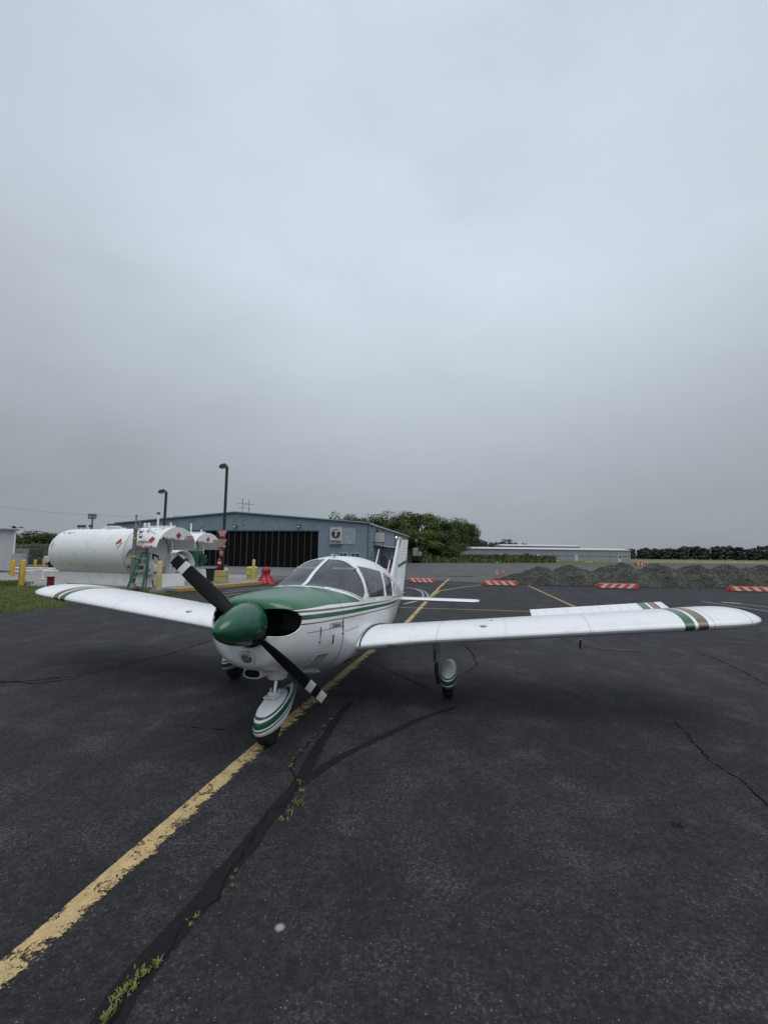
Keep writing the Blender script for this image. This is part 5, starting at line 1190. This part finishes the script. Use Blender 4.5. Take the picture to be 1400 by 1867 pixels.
# parked pick up truck half behind the tank end
p = G(91, 1040); tk = empty('parked_truck', (p.x + 1.6, p.y + 1.5, 0), .15, 'white truck parked behind the rounded end of the big tank', 'truck')
M_CAR = mat('truck_white', (.55, .56, .56), .3, coat=.5)
obj('truck_body', MB().box((0, 0, .95), (5.2, 1.9, .62)).box((.5, 0, 1.50), (1.9, 1.7, .6)), M_CAR, tk, bevel=.10); obj('cab_window', MB().box((.5, -.87, 1.52), (1.4, .03, .4)), M_WIN, tk)
for x_ in (-1.65, 1.65):
    obj('wheel', MB().cyl((x_, -1.0, .42), (x_, -.75, .42), .42, n=24), M_TYRE, tk, smooth=40); obj('wheel', MB().cyl((x_, .75, .42), (x_, 1.0, .42), .42, n=24), M_TYRE, tk, smooth=40); obj('wheel_arch', MB().cyl((x_, -.97, .55), (x_, -.94, .55), .52, n=24), M_INK, tk)
# red reflector box at the plinth corner
p = G(94.5, 1069); tagged('hydrant_marker', MB().box((0, 0, .22), (.30, .12, .42)).box((0, -.04, .46), (.34, .16, .06)), mat('marker_red', (.16, .01, .02), .5), 'small dark red box at the foot of the rounded tank end', 'marker box', loc=(p.x, p.y - .1, 0), bevel=.01)
# chain link fence and block wall far left
Yf = 44; fx0, fx1 = D(-60, 1020, Yf).x, D(110, 1020, Yf).x
fe2 = empty('chain_link_fence', (0, Yf, 0), 0, 'chain link fence with barbed wire running behind the truck on the left', 'fence')
m, t, b = newmat('chain_mesh'); o = oc(t); s_ = t.nodes.new('ShaderNodeSeparateXYZ'); t.links.new(o, s_.inputs[0])
def diag(op): return mth(t, 'FRACT', mth(t, 'MULTIPLY', mth(t, op, s_.outputs[0], s_.outputs[2]), 9), None)
al = mth(t, 'MAXIMUM', mth(t, 'LESS_THAN', diag('ADD'), .16), mth(t, 'LESS_THAN', diag('SUBTRACT'), .16)); t.links.new(al, b.inputs['Alpha']); b.inputs['Base Color'].default_value = (.16, .17, .17, 1)
obj('mesh_panel', MB().add([(fx0, 0, .05), (fx1, 0, .05), (fx1, 0, 1.9), (fx0, 0, 1.9)], [(0, 1, 2, 3)]), m, fe2)
x = fx0
while x < fx1: obj('fence_post', MB().cyl((x, 0, 0), (x, 0, 2.0), .04, n=8).tube([(x, 0, 2.0), (x, -.3, 2.35)], .03, 5), M_GALV, fe2); x += 2.6
obj('barbed_wire', MB().tube([(fx0, -.1, 2.1), (fx1, -.1, 2.1)], .015, 4).tube([(fx0, -.2, 2.22), (fx1, -.2, 2.22)], .015, 4).tube([(fx0, -.3, 2.34), (fx1, -.3, 2.34)], .015, 4).tube([(fx0, 0, 1.9), (fx1, 0, 1.9)], .03, 5), M_GALV, fe2)
p0, p1 = D(18, 1023, 41), D(49, 1023, 41)
bw = empty('block_wall', (0, 0, 0), 0, 'low grey concrete wall with stacked gear beside the shed', 'wall')
obj('wall_face', MB().box(((p0.x + p1.x) / 2, 41, .95), (p1.x - p0.x, .3, 1.9)), mat('block_grey', (.22, .22, .21), .9, var=.2, scale=2), bw); obj('wall_gear', MB().box((p0.x + .9, 40.7, .6), (.8, .4, .8)).box((p0.x + .6, 40.7, 1.3), (.6, .3, .3)), M_DM, bw)
p = D(33, 1030, 33); gt = empty('utility_box', (p.x, 33, 0), 0, 'plain grey utility cabinet behind the rusty yellow bollard', 'cabinet'); obj('cabinet', MB().box((0, 0, .75), (.75, .5, 1.5)), mat('cabinet_grey', (.33, .34, .34), .6), gt, bevel=.02); obj('cabinet_base', MB().box((0, 0, .05), (.9, .6, .1)), M_CONC, gt)
# stadium light mast, utility pole, power line
p = D(164.5, 1000, 120); fm = empty('floodlight_mast', (p.x, 120, 0), 0, 'tall thin mast with a bank of floodlights far beyond the tank', 'light mast'); hz = D(164.5, 937, 120).z
obj('mast', MB().cyl((0, 0, 0), (0, 0, hz), .34, .2, n=8), M_GALV, fm)
for k in range(4): obj('floodlight', MB().box((-.9 + k * .6, -.2, hz - .3), (.42, .4, .6)).box((-.9 + k * .6, -.2, hz - 1.15), (.38, .4, .5)), M_GALV, fm)
obj('cross_arm', MB().box((0, 0, hz - .7), (2.4, .12, .14)), M_GALV, fm)
p = D(324, 1000, 90); up = empty('utility_pole', (p.x, 90, 0), 0, 'wooden utility pole top showing over the hangar roof line', 'utility pole'); hz = D(324, 942.5, 90).z
M_WOOD = mat('pole_wood', (.06, .05, .04), .9)
obj('pole', MB().cyl((0, 0, 0), (0, 0, hz + .3), .15, .1, n=8), M_WOOD, up); obj('cross_arm', MB().box((0, 0, hz), (2.6, .12, .14)), M_WOOD, up)
for k in (-1.1, -.6, .6, 1.1): obj('insulator', MB().cyl((k, 0, hz), (k, 0, hz + .3), .06, n=8), M_DM, up)
a, b_ = D(-40, 918, 100), D(324, 943, 100); pts = [a.lerp(b_, i / 16) + Vector((0, 0, -.9 * 4 * (i / 16) * (1 - i / 16))) for i in range(17)]
tagged('power_line', MB().tube(pts, .018, 4), M_DM, 'thin power line crossing the sky at the left', 'cable')
p = D(760.5, 1020, 96); up = empty('service_pole', (p.x, 96, 0), 0, 'slim pole with a pale lamp in front of the big trees', 'pole'); hz = D(760.5, 977, 96).z
obj('pole', MB().cyl((0, 0, 0), (0, 0, hz), .12, .09, n=8), M_WOOD, up); obj('lamp_box', MB().box((-.25, 0, hz - 1.1), (.5, .4, .8)), M_GALV, up, bevel=.1)
# ================================================================ FAR WHITE HANGARS
M_FW = mat('far_wall', (.30, .32, .345), .6, var=.04, scale=.3); M_FR2 = mat('far_roof', (.50, .52, .54), .4, var=.05, scale=.2); M_FD = mat('far_door', (.55, .57, .58), .5)
def far_hangar(px0, px1, pyt, Y, dep, lab, wallm, doors=(), z_roof=.9, group='long pale hangars beyond the taxiway'):
    a, b_ = D(px0, pyt, Y), D(px1, pyt, Y); z = (a.z + b_.z) / 2
    h = empty('long_hangar', (a.x, Y, 0), 0, lab, 'hangar', group); Wd = b_.x - a.x
    obj('wall', MB().box((Wd / 2, dep / 2, (z - z_roof) / 2), (Wd, dep, z - z_roof)), wallm, h)
    rf = MB(); rf.add([(-.3, -.4, z - z_roof), (Wd + .3, -.4, z - z_roof), (Wd + .3, dep / 2, z), (-.3, dep / 2, z), (-.3, dep + .4, z - z_roof), (Wd + .3, dep + .4, z - z_roof)], [(0, 1, 2, 3), (3, 2, 5, 4), (0, 3, 4), (1, 5, 2)]); obj('roof', rf, M_FR2, h)
    obj('wall_band', MB().box((Wd / 2, -.05, (z - z_roof) * .47), (Wd - .2, .06, .12)), mat('far_band', (.14, .15, .16), .6), h)
    for f in range(1, 8): obj('panel_joint', MB().box((Wd * f / 8, -.04, (z - z_roof) / 2), (.12, .06, z - z_roof - .05)), mat('far_joint', (.24, .26, .28), .6), h)
    for px in doors:
        q = D(px, 1015, Y).x - a.x; dd = obj('door', MB().box((q, -.08, 1.2), (1.3, .1, 2.4)), M_FD, h)
    return h
fh = far_hangar(842, 1149, 998, 165, 14, 'long low pale grey hangar beyond the gravel heaps', M_FW, (913, 981, 1050, 1129), z_roof=.8)
q = D(1129.5, 1012, 165); dsg = obj('door_emblem', MB().lathe([(0, -.2), (.42, -.2), (.42, -.14), (0, -.14)], (q.x - fh.location.x, 0, 1.75), 'Y', 20), M_INK, fh)
far_hangar(915, 1057, 992.5, 215, 14, 'second pale hangar roof rising behind the long low one', M_FW, (), z_roof=.9)
# ================================================================ VEGETATION
def leafmat(name, c, var):
    m, t, b = newmat(name); o = t.nodes.new('ShaderNodeTexCoord').outputs['Object']; oi = t.nodes.new('ShaderNodeObjectInfo')
    g_ = t.nodes.new('ShaderNodeNewGeometry'); f = nz(t, o, .45, 4, .6); f2 = nz(t, o, 3.0, 2)
    mixv = mth(t, 'ADD', mth(t, 'MULTIPLY', f, .7), mth(t, 'MULTIPLY', f2, .3)); mixv = mth(t, 'ADD', mixv, mth(t, 'MULTIPLY', mth(t, 'SUBTRACT', oi.outputs['Random'], .5), .12))
    col = ramp(t, mixv, [(.32, tuple(x * (1 - var) for x in c)), (.5, c), (.68, (c[0] * (1 + var * 1.1), c[1] * (1 + var), c[2] * (1 + var * .6)))])
    t.links.new(col, b.inputs['Base Color']); b.inputs['Roughness'].default_value = .75; b.inputs['Specular IOR Level'].default_value = .2; return m
M_LEAF = leafmat('leaf_green', (.075, .108, .032), .55); M_LEAF2 = leafmat('leaf_dark', (.048, .070, .024), .45); M_BARK = mat('bark', (.05, .042, .035), .95)
def crown_mesh(seed, w_, h, z0, nclump, nleaf, ls, flat=.75):
    rg = random.Random(seed); mb = MB(); cl_ = []
    for i in range(nclump):
        for _ in range(50):
            x, y, z = rg.uniform(-1, 1), rg.uniform(-1, 1), rg.uniform(-1, 1); d = x * x + y * y + z * z
            if .25 < d < 1: break
        k = (1 - .3 * max(0, z)) * rg.uniform(.8, 1.12); cl_.append((x * w_ / 2 * .8 * k, y * w_ / 2 * .8 * k, z0 + h / 2 + z * h / 2 * .82 * rg.uniform(.85, 1.08), rg.uniform(.09, .21) * w_))
    for cx_, cy_, cz_, cr in cl_:
        for j in range(nleaf):
            d = Vector((rg.gauss(0, 1), rg.gauss(0, 1), rg.gauss(0, 1))); d.normalize(); rr_ = cr * rg.uniform(.55, 1.0) ** .6 * (1.15 if rg.random() < .1 else 1)
            p = Vector((cx_, cy_, cz_)) + Vector((d.x * rr_, d.y * rr_, d.z * rr_ * flat))
            nrm = (d + Vector((rg.uniform(-.7, .7), rg.uniform(-.7, .7), rg.uniform(-.3, .9)))).normalized()
            a = nrm.orthogonal().normalized(); a = Matrix.Rotation(rg.uniform(0, 2 * PI), 3, nrm) @ a; b2 = nrm.cross(a); s = ls * rg.uniform(.6, 1.3)
            mb.add([p - a * s, p + b2 * s * .55, p + a * s, p - b2 * s * .55], [(0, 1, 2, 3)])
    return mb, cl_
PROTO = {}
def tree(x, y, h, w_, lab, kind=0, z0f=.12, name='broadleaf_tree', group=None, rot=None):
    key = kind
    if key not in PROTO:
        mb, cl_ = crown_mesh(100 + kind, 10, 10, 0, [34, 40, 30, 26][kind % 4], [260, 240, 270, 220][kind % 4], [.19, .17, .20, .22][kind % 4]); me_o = obj('crown', mb, M_LEAF if kind % 2 == 0 else M_LEAF2)
        tb = MB(); tb.tube([(0, 0, -3.0), (.1, .05, 1), (-.1, .1, 4), (0, 0, 7.5)], [.38, .30, .2, .06], 8)
        for c in cl_[:11]: tb.tube([(0, 0, rnd.uniform(0, 4)), (c[0] * .5, c[1] * .5, c[2] * .7), (c[0], c[1], c[2])], [.14, .08, .03], 5)
        tr_o = obj('trunk', tb, M_BARK, smooth=60)
        PROTO[key] = (me_o.data, tr_o.data); bpy.data.objects.remove(me_o); bpy.data.objects.remove(tr_o)
    e = empty(name, (x, y, 0), 0, lab, 'tree', group); sc_ = (w_ / 10, w_ / 10, h * (1 - z0f) / 10)
    for nm, me in zip(('crown', 'trunk'), PROTO[key]):
        o = bpy.data.objects.new(nm, me); C.objects.link(o); o.parent = e; o.location = (0, 0, h * z0f); o.scale = sc_; o.rotation_euler.z = rnd.uniform(0, 6.28) if rot is None else rot
    return e
GRP = 'big trees behind the blue hangar'
TR = [(618, 929, 9, 'small round tree top just over the hangar roof left of the wood'), (640, 933, 12, 'low dark tree rising behind the TITAN sign'), (662, 936, 12, 'tree crown above the corner of the hangar roof'), (688, 930, 15, 'dense tree above the awning end of the hangar'),
      (715, 927, 15, 'dark tree directly behind the tail fin tip'), (742, 928, 15, 'tall spreading tree right of the fin'), (768, 926, 15, 'tallest tree near the slim service pole'), (795, 930, 14, 'tree with a high crown right of the service pole'), (818, 941, 13, 'tree before the notch in the tree line'), (836, 942, 11, 'tree whose crown stands right of the notch'), (854, 947, 8.5, 'rightmost large tree at the edge of the wood')]
for i, (px, py, w_, lab) in enumerate(TR):
    Y = 118 + (i * 37 % 11) * 1.6 - (6 if i > 4 else 0)
    if px > 825: Y = 188; w_ *= 1.55
    p = D(px, py, Y); tree(p.x, Y, p.z, w_ * 1.02, lab, i % 4, .06, group=GRP)
for i, (px, py, w_, Y, lab) in enumerate([(735, 958, 13, 104, 'leafy lower tree at the foot of the wood beside the hangar'), (780, 962, 13, 106, 'lower tree in front of the wood behind the weeds'), (812, 965, 12, 106, 'lower right tree at the front edge of the wood'), (856, 972, 13, 192, 'bushy tree beside the end of the long pale hangar'), (705, 965, 11, 112, 'shaded lower tree behind the hangar end')]):
    p = D(px, py, Y); tree(p.x, Y, p.z, w_, lab, (i + 1) % 4, .0, group=GRP)
for i, (px, py, w_, lab) in enumerate([(503, 938, 6, 'small tree top peeking over the hangar roof ridge')]):
    p = D(px, py, 112); tree(p.x, 112, p.z, 5, lab, 3, .3)
for i, (px, py, w_, lab) in enumerate([(45, 983, 12, 'leafy tree beside the pale shed'), (78, 965, 13, 'tallest tree of the left thicket'), (108, 968, 12, 'dark tree over the rounded tank end'), (132, 970, 9, 'tree half hidden behind the tank top'), (60, 985, 9, 'lower green tree behind the fence'), (27, 990, 9, 'green tree partly behind the shed'), (96, 988, 9, 'low tree behind the truck')]):
    Y = 56 + (i % 3) * 3; p = D(px, py, Y); tree(p.x, Y, p.z, w_ * .7, lab, i % 4, .0, group='trees behind the fence on the left')
M_PINE = M_LEAF2
def canopy_mass(name, px0, px1, Y, hfun, lab, n, ls, m_, depth=12):
    rg = random.Random(5); mb = MB(); x0, x1 = D(px0, 1015, Y).x, D(px1, 1015, Y).x
    k = int((x1 - x0) / 1.7)
    for i in range(k):
        x = x0 + (x1 - x0) * (i + rg.random()) / k; h = hfun((x - x0) / (x1 - x0)) * (1.0 + .22 * noise.noise(Vector((x * .045, 3.1, 0)))) * rg.uniform(.82, 1.03); r_ = rg.uniform(2.0, 3.8); yy = Y + rg.uniform(0, depth)
        for cz_, rr_ in ((h - r_ * .55, r_ * .8), (h * .55, r_), (h * .25, r_ * 1.1)):
            for j in range(n):
                d = Vector((rg.gauss(0, 1), rg.gauss(0, 1), rg.gauss(0, 1))); d.normalize(); p = Vector((x, yy, max(.3, cz_))) + Vector((d.x * rr_, d.y * rr_, d.z * rr_ * .7)) * rg.uniform(.6, 1.25)
                if p.z < 0: p.z = .1
                nrm = (d + Vector((rg.uniform(-.6, .6), rg.uniform(-.6, .6), rg.uniform(0, .8)))).normalized(); a = nrm.orthogonal().normalized(); b2 = nrm.cross(a); s = ls * rg.uniform(.6, 1.4)
                mb.add([p - a * s, p + b2 * s * .7, p + a * s, p - b2 * s * .7], [(0, 1, 2, 3)])
    return tag(obj(name, mb, m_), lab, 'woodland', kind='stuff')
M_FAR = leafmat('far_leaf_hazed', (.046, .058, .052), .18)  # leaf colour lightened and greyed to put distance haze into it
canopy_mass('far_woodland', 1140, 1420, 420, lambda u: 9.6 + 4.6 * u + 1.5 * math.sin(u * 17) * math.sin(u * 5), 'dark far tree line along the horizon on the right', 40, 1.2, M_FAR, 16)
canopy_mass('mid_woodland', 865, 968, 260, lambda u: 11.4 - 1.7 * u + .9 * math.sin(u * 14), 'dark tree line above the roof of the long pale hangar', 50, .8, M_FAR, 10)
canopy_mass('scrub_backdrop', -60, 130, 75, lambda u: 5.0 + .8 * math.sin(u * 19), 'dark thicket behind the fence on the left', 40, .45, M_LEAF2, 8)
# tall weeds in front of the trees and the long hangar
def weeds(name, area, n, hh, m_, lab, wd=.03):
    rg = random.Random(9); mb = MB()
    for i in range(n):
        px, py = area(rg); p = G(px, py); k = hh * rg.uniform(.4, 1.2) * (.6 + .8 * max(0, noise.noise(Vector((p.x * .12, p.y * .12, 0))) + .4))
        for j in range(4):
            a = rg.uniform(0, 2 * PI); ln = k * rg.uniform(.2, .6); w2 = wd * p.y / 60 * rg.uniform(.7, 1.6); dx, dy = math.cos(a), math.sin(a); b0 = Vector((p.x + rg.uniform(-.5, .5), p.y + rg.uniform(-.5, .5), -.02))
            mb.add([b0 + Vector((-w2, 0, 0)), b0 + Vector((w2, 0, 0)), b0 + Vector((dx * ln * .5 + w2 * 1.5, dy * ln * .5, k * .7)), b0 + Vector((dx * ln, dy * ln, k)), b0 + Vector((dx * ln * .5 - w2 * 1.5, dy * ln * .5, k * .7))], [(0, 1, 2, 3, 4)])
    return tag(obj(name, mb, m_), lab, 'weeds', kind='stuff')
M_WEED = leafmat('weed_leaf', (.10, .12, .055), .45)
poly('verge', [(7, 96), (4.5, 92.5), (22, 91), (46, 90.5), (60, 92), (75, 110), (75, 165), (5, 165)], -.009, M_TURF)
weeds('tall_weeds', lambda rg: (rg.uniform(748, 1010), 1019.5 + rg.random() ** 1.4 * 6.8), 5200, 1.5, M_WEED, 'tall unmown weeds in front of the trees and the long hangar', .05)
weeds('yard_weeds', lambda rg: (rg.uniform(-10, 38), rg.uniform(1062, 1069)), 260, .3, M_LEAF, 'low dark weeds at the foot of the rusty bollard', .02)
weeds('pad_weeds', lambda rg: (rg.uniform(292, 322), rg.uniform(1077, 1080.5)), 300, .10, M_LEAF, 'green weeds below the concrete footing of the fuel pad', .02)
for i, (px, py, pyb, w_, lab) in enumerate([(826, 1007, 1023, 2.6, 'young bush near the left end of the long pale hangar'), (849, 1010, 1023, 1.8, 'small bush against the left end of the long pale hangar'), (922, 1008, 1024, 3.0, 'bush in front of the first door of the long pale hangar'), (960, 1006, 1024, 2.8, 'taller bush right of the dark bench in the weeds'), (1003, 1018, 1024, 6, 'low spreading bush at the right end of the weeds')]):
    p = G(px, pyb); z = D(px, py, p.y).z; tree(p.x, p.y, z, w_, lab, i % 4, .0, name='bush', group='bushes in the weeds')
p = G(920, 1025.2); be = empty('bench', (p.x, p.y, 0), 0, 'dark low frame like a bench standing in the weeds', 'bench')
obj('bench_seat', MB().box((0, 0, .85), (3.6, .5, .12)).box((0, .2, 1.15), (3.6, .08, .12)), M_INK, be)
for a in (-1.6, 0, 1.6): obj('leg', MB().box((a, 0, .45), (.12, .4, .9)), M_INK, be)
p = G(1000, 1025.5); wg_ = empty('white_vehicle', (p.x, p.y, 0), 0, 'low white flatbed half hidden in the weeds', 'trailer'); obj('bed', MB().box((0, 0, .55), (5.5, 1.8, .18)).box((1.2, 0, .8), (1.4, 1.6, .35)), M_CAR, wg_, bevel=.04); 
for a in (-1.5, 1.5): obj('wheel', MB().cyl((a, -.9, .3), (a, -.7, .3), .3, n=14), M_TYRE, wg_)
# orange and white low barricades
M_OR = mat('barricade_orange', (.62, .085, .03), .5, var=.1, scale=4); M_BWH = mat('barricade_white', (.62, .60, .58), .5)
def barricade(px0, py0, px1, py1, lab, hgt=.30, scale=1.0, fl=True, lean=1):
    a, b_ = G(px0, py0), G(px1, py1); d_ = b_ - a; ln = d_.length; an = math.atan2(d_.y, d_.x)
    e = empty('barricade', ((a.x + b_.x) / 2, (a.y + b_.y) / 2, 0), an, lab, 'barricade', 'orange and white low barricades across the apron')
    bl_ = ln * .90; hw, hd = bl_ / 2, .13
    rings = [[(x_, -hd, .03), (x_, -hd * .8, hgt * .94), (x_, -hd * .6, hgt), (x_, hd * .6, hgt), (x_, hd * .8, hgt * .94), (x_, hd, .03)] for x_ in (-hw, hw)]
    bd = obj('barricade_body', MB().loft(rings), M_OR, e, bevel=.012)
    n_ = 4
    for k in range(n_):
        xc = -hw + bl_ * (k + .62) / (n_ + .3); w_ = bl_ * .115; sl_ = lean * -.13 * (hgt / .3)
        for sgn in (-1, 1):
            yb, yt = sgn * (hd + .004 - .0), sgn * (hd * .81 + .006)
            obj('white_stripe', MB().add([(xc - w_ / 2 - sl_, yb, .045), (xc + w_ / 2 - sl_, yb, .045), (xc + w_ / 2 + sl_, yt, hgt * .92), (xc - w_ / 2 + sl_, yt, hgt * .92)], [(0, 1, 2, 3)]), M_BWH, bd)
    obj('end_joint', MB().box((hw + .06, 0, hgt * .45), (.14, .12, hgt * .42)), M_OR, e, bevel=.02); obj('end_joint', MB().box((-hw - .06, 0, hgt * .45), (.14, .12, hgt * .42)), M_OR, e, bevel=.02)
    return e
barricade(745, 1062, 793, 1063, 'orange and white barricade nearest the tail of the airplane', .30)
barricade(879, 1067.6, 944, 1068.4, 'orange and white barricade in front of the traffic cones', .30)
barricade(1087, 1072.6, 1164, 1074.4, 'orange and white barricade before the middle of the gravel heaps', .30, lean=-1)
barricade(1326, 1078.3, 1412, 1080, 'orange and white barricade cut by the right edge of the photo', .28)
for k, (a, b_) in enumerate([(1168, 1182), (1217, 1232), (1249, 1266), (1279, 1296), (1322, 1340), (1356, 1372), (1392, 1408), (1066, 1080)]):
    lab = ['far low orange and white barricade, %s in the distant row' % w_ for w_ in ('second', 'third', 'fourth', 'fifth', 'sixth', 'seventh', 'eighth', 'first')][k]
    p = G((a + b_) / 2, 1026.5 - (0 if a > 1100 else 1)); e = empty('far_barricade', (p.x, p.y, 0), 0, lab, 'barricade', 'far row of barricades on the taxiway'); w_ = (b_ - a) / FPX * p.y
    bd = obj('barricade_body', MB().box((0, 0, .18), (w_, .4, .34)), M_OR, e, bevel=.03)
    for q in (-.35, 0, .35): obj('white_stripe', MB().box((q * w_, -.21, .18), (w_ * .2, .02, .30)), M_BWH, bd)
p = G(1166, 1031.5); e = empty('stacked_barricade', (p.x, p.y, 0), 0, 'orange white stacked barricade standing beyond the gravel heaps', 'barricade'); obj('barricade_body', MB().box((0, 0, .35), (1.6, .4, .7)), M_OR, e, bevel=.03); obj('white_stripe', MB().box((-.4, -.21, .35), (.3, .02, .6)), M_BWH, e); obj('white_stripe', MB().box((.4, -.21, .35), (.3, .02, .6)), M_BWH, e)
def cone(px, py, pyt, lab, tilt=0, s=None):
    p = G(px, py); h = (D(px, pyt, p.y).z if s is None else s); e = empty('traffic_cone', (p.x, p.y, 0), .3, lab, 'traffic cone', 'orange traffic cones')
    k = h / .72; q = MB().lathe([(.17 * k, .03), (.145 * k, .05 * k), (.03 * k, .70 * k), (0, .72 * k)], (0, 0, 0), 'Z', 24); o = obj('cone_body', q, M_OR, e, smooth=40); obj('cone_base', MB().box((0, 0, .02 * k), (.42 * k, .42 * k, .04 * k)), M_OR, e, bevel=.01)
    for z0, z1 in ((.30, .40), (.50, .62)):
        r0, r1 = (.145 - .115 * (z0 - .05) / .65) * k + .003, (.145 - .115 * (z1 - .05) / .65) * k + .003; obj('white_collar', MB().cyl((0, 0, z0 * k), (0, 0, z1 * k), r0, r1, n=24, cap=False), M_BWH, o, smooth=50)
    if tilt: e.rotation_euler = (0, tilt, 0); e.location.z = .15
    return e
cone(905.5, 1053, 1038.5, 'nearer tall orange traffic cone at the left end of the gravel'); cone(918, 1048.5, 1038.5, 'farther orange traffic cone beside the first gravel heap'); cone(902.5, 1027.5, 1024, 'orange traffic cone fallen over at the edge of the weeds', 1.45, s=.75)
for k, px in enumerate((840.5, 849.5)):
    p = G(px, 1026.5); e = empty('marker_post', (p.x, p.y, 0), 0, ['left short orange marker post at the weeds', 'right short orange marker post at the weeds'][k], 'marker', 'short orange markers at the weeds'); obj('post', MB().cyl((0, 0, 0), (0, 0, .55), .12, .08, n=10), mat('marker_orange', (.45, .20, .06), .6), e); obj('post_foot', MB().cyl((0, 0, 0), (0, 0, .06), .2, n=10), M_INK, e)
# gravel heaps
m, t, b = newmat('heap_gravel'); o = oc(t); v = t.nodes.new('ShaderNodeTexVoronoi'); v.inputs['Scale'].default_value = 15; t.links.new(o, v.inputs['Vector']); v3 = t.nodes.new('ShaderNodeTexVoronoi'); v3.inputs['Scale'].default_value = 38; t.links.new(o, v3.inputs['Vector'])
sc_ = t.nodes.new('ShaderNodeSeparateColor'); t.links.new(v.outputs['Color'], sc_.inputs[0]); c1_ = ramp(t, mth(t, 'ADD', mth(t, 'MULTIPLY', sc_.outputs[0], .5), mth(t, 'MULTIPLY', nz(t, o, 1.1, 5), .5)), [(.2, (.022, .023, .020)), (.55, (.072, .073, .063)), (.85, (.20, .195, .17))])
t.links.new(c1_, b.inputs['Base Color']); b.inputs['Roughness'].default_value = .95; bump(t, b, mth(t, 'ADD', mth(t, 'MULTIPLY', v.outputs['Distance'], -1), mth(t, 'MULTIPLY', v3.outputs['Distance'], -.4)), 1.0, .08); M_HEAP = m
HP = [(948, 1046, 1.6, 'low gravel tail of the heaps beside the traffic cones'), (985, 1034, 2.4, 'first gravel heap from the left, low and rounded'), (1042, 1031, 2.3, 'second gravel heap from the left with a pointed crest'), (1130, 1028, 2.9, 'highest broad gravel heap near the middle'), (1200, 1029, 2.35, 'gravel heap directly right of the highest one'),
      (1264, 1030.5, 2.3, 'gravel heap above the wing stripe'), (1326, 1030, 2.4, 'gravel heap before the last one on the right'), (1386, 1030, 2.4, 'gravel heap cut by the right edge'), (1446, 1030, 2.5, 'last gravel heap mostly outside the right edge')]
for i, (px, py, rad_, lab) in enumerate(HP):
    Y = 29.6 - .0022 * (px - 935) ; p = D(px, py, Y); h = p.z; bm = bmesh.new(); nr, na_ = 44, 110
    rows = []
    for j in range(nr + 1):
        u = j / nr; row = []
        for k in range(na_):
            a = 2 * PI * k / na_; rr_ = rad_ * u * (1 + .10 * noise.noise(Vector((math.cos(a) * 1.3, math.sin(a) * 1.3, i * 3.1)))) * (1.25 if abs(math.cos(a)) > .6 and i == 0 else 1)
            x_, y_ = rr_ * math.cos(a), rr_ * math.sin(a) * .92
            prof = (1 - u ** 1.45) if u < 1 else 0; z_ = h * prof * (1.0 + .07 * noise.noise(Vector((x_ * .9, y_ * .9, i * 5))))
            q = Vector((x_, y_, z_)); sl = noise.noise(Vector((x_ * 1.1 + i, y_ * 1.1, 2))) * .20 + noise.noise(Vector((x_ * 3.1, y_ * 3.1, i))) * .10 + noise.noise(Vector((x_ * 9, y_ * 9, i))) * .06
            row.append(bm.verts.new((x_, y_, max(-.03, z_ + sl * min(1, (1 - u) * 6))) if j < nr else (x_, y_, -.05)))
            if j == 0: break
        rows.append(row)
    for k in range(na_): bm.faces.new((rows[0][0], rows[1][k], rows[1][(k + 1) % na_]))
    for j in range(1, nr):
        for k in range(na_): bm.faces.new((rows[j][k], rows[j + 1][k], rows[j + 1][(k + 1) % na_], rows[j][(k + 1) % na_]))
    tagged('gravel_heap', bm, M_HEAP, lab, 'gravel heap', 'row of gravel heaps', loc=(p.x, Y, 0), smooth=70)
# scattered stones at the toe of the heaps
st = MB(); rg = random.Random(3)
for i in range(2600):
    x_ = rg.uniform(6.0, 28); y_ = 29.2 - .06 * (x_ - 7) - 2.1 - abs(rg.gauss(0, .22)) - (.0 if x_ > 9 else -.9 + .3 * (9 - x_)); s = rg.uniform(.012, .04)
    st.box((x_, y_, s * .4), (s * 1.5, s, s * .8), rg.uniform(0, 3))
tag(obj('loose_gravel', st, M_HEAP), 'loose stones strewn along the toe of the gravel heaps', 'gravel', kind='stuff')
# white cap strip on far taxiway grass / signs
poly('far_grass_strip', [(60, 150), (400, 118), (400, 300), (60, 300)], -.015, mat('far_grass', (.15, .155, .07), .95, var=.2, scale=.05))
# drain grate on the old tarmac
p = G(826, 1050.5); tag(obj('drain_grate', MB().box((p.x, p.y, .0), (3.4, .5, .03), -.06), M_INK), kind='structure')
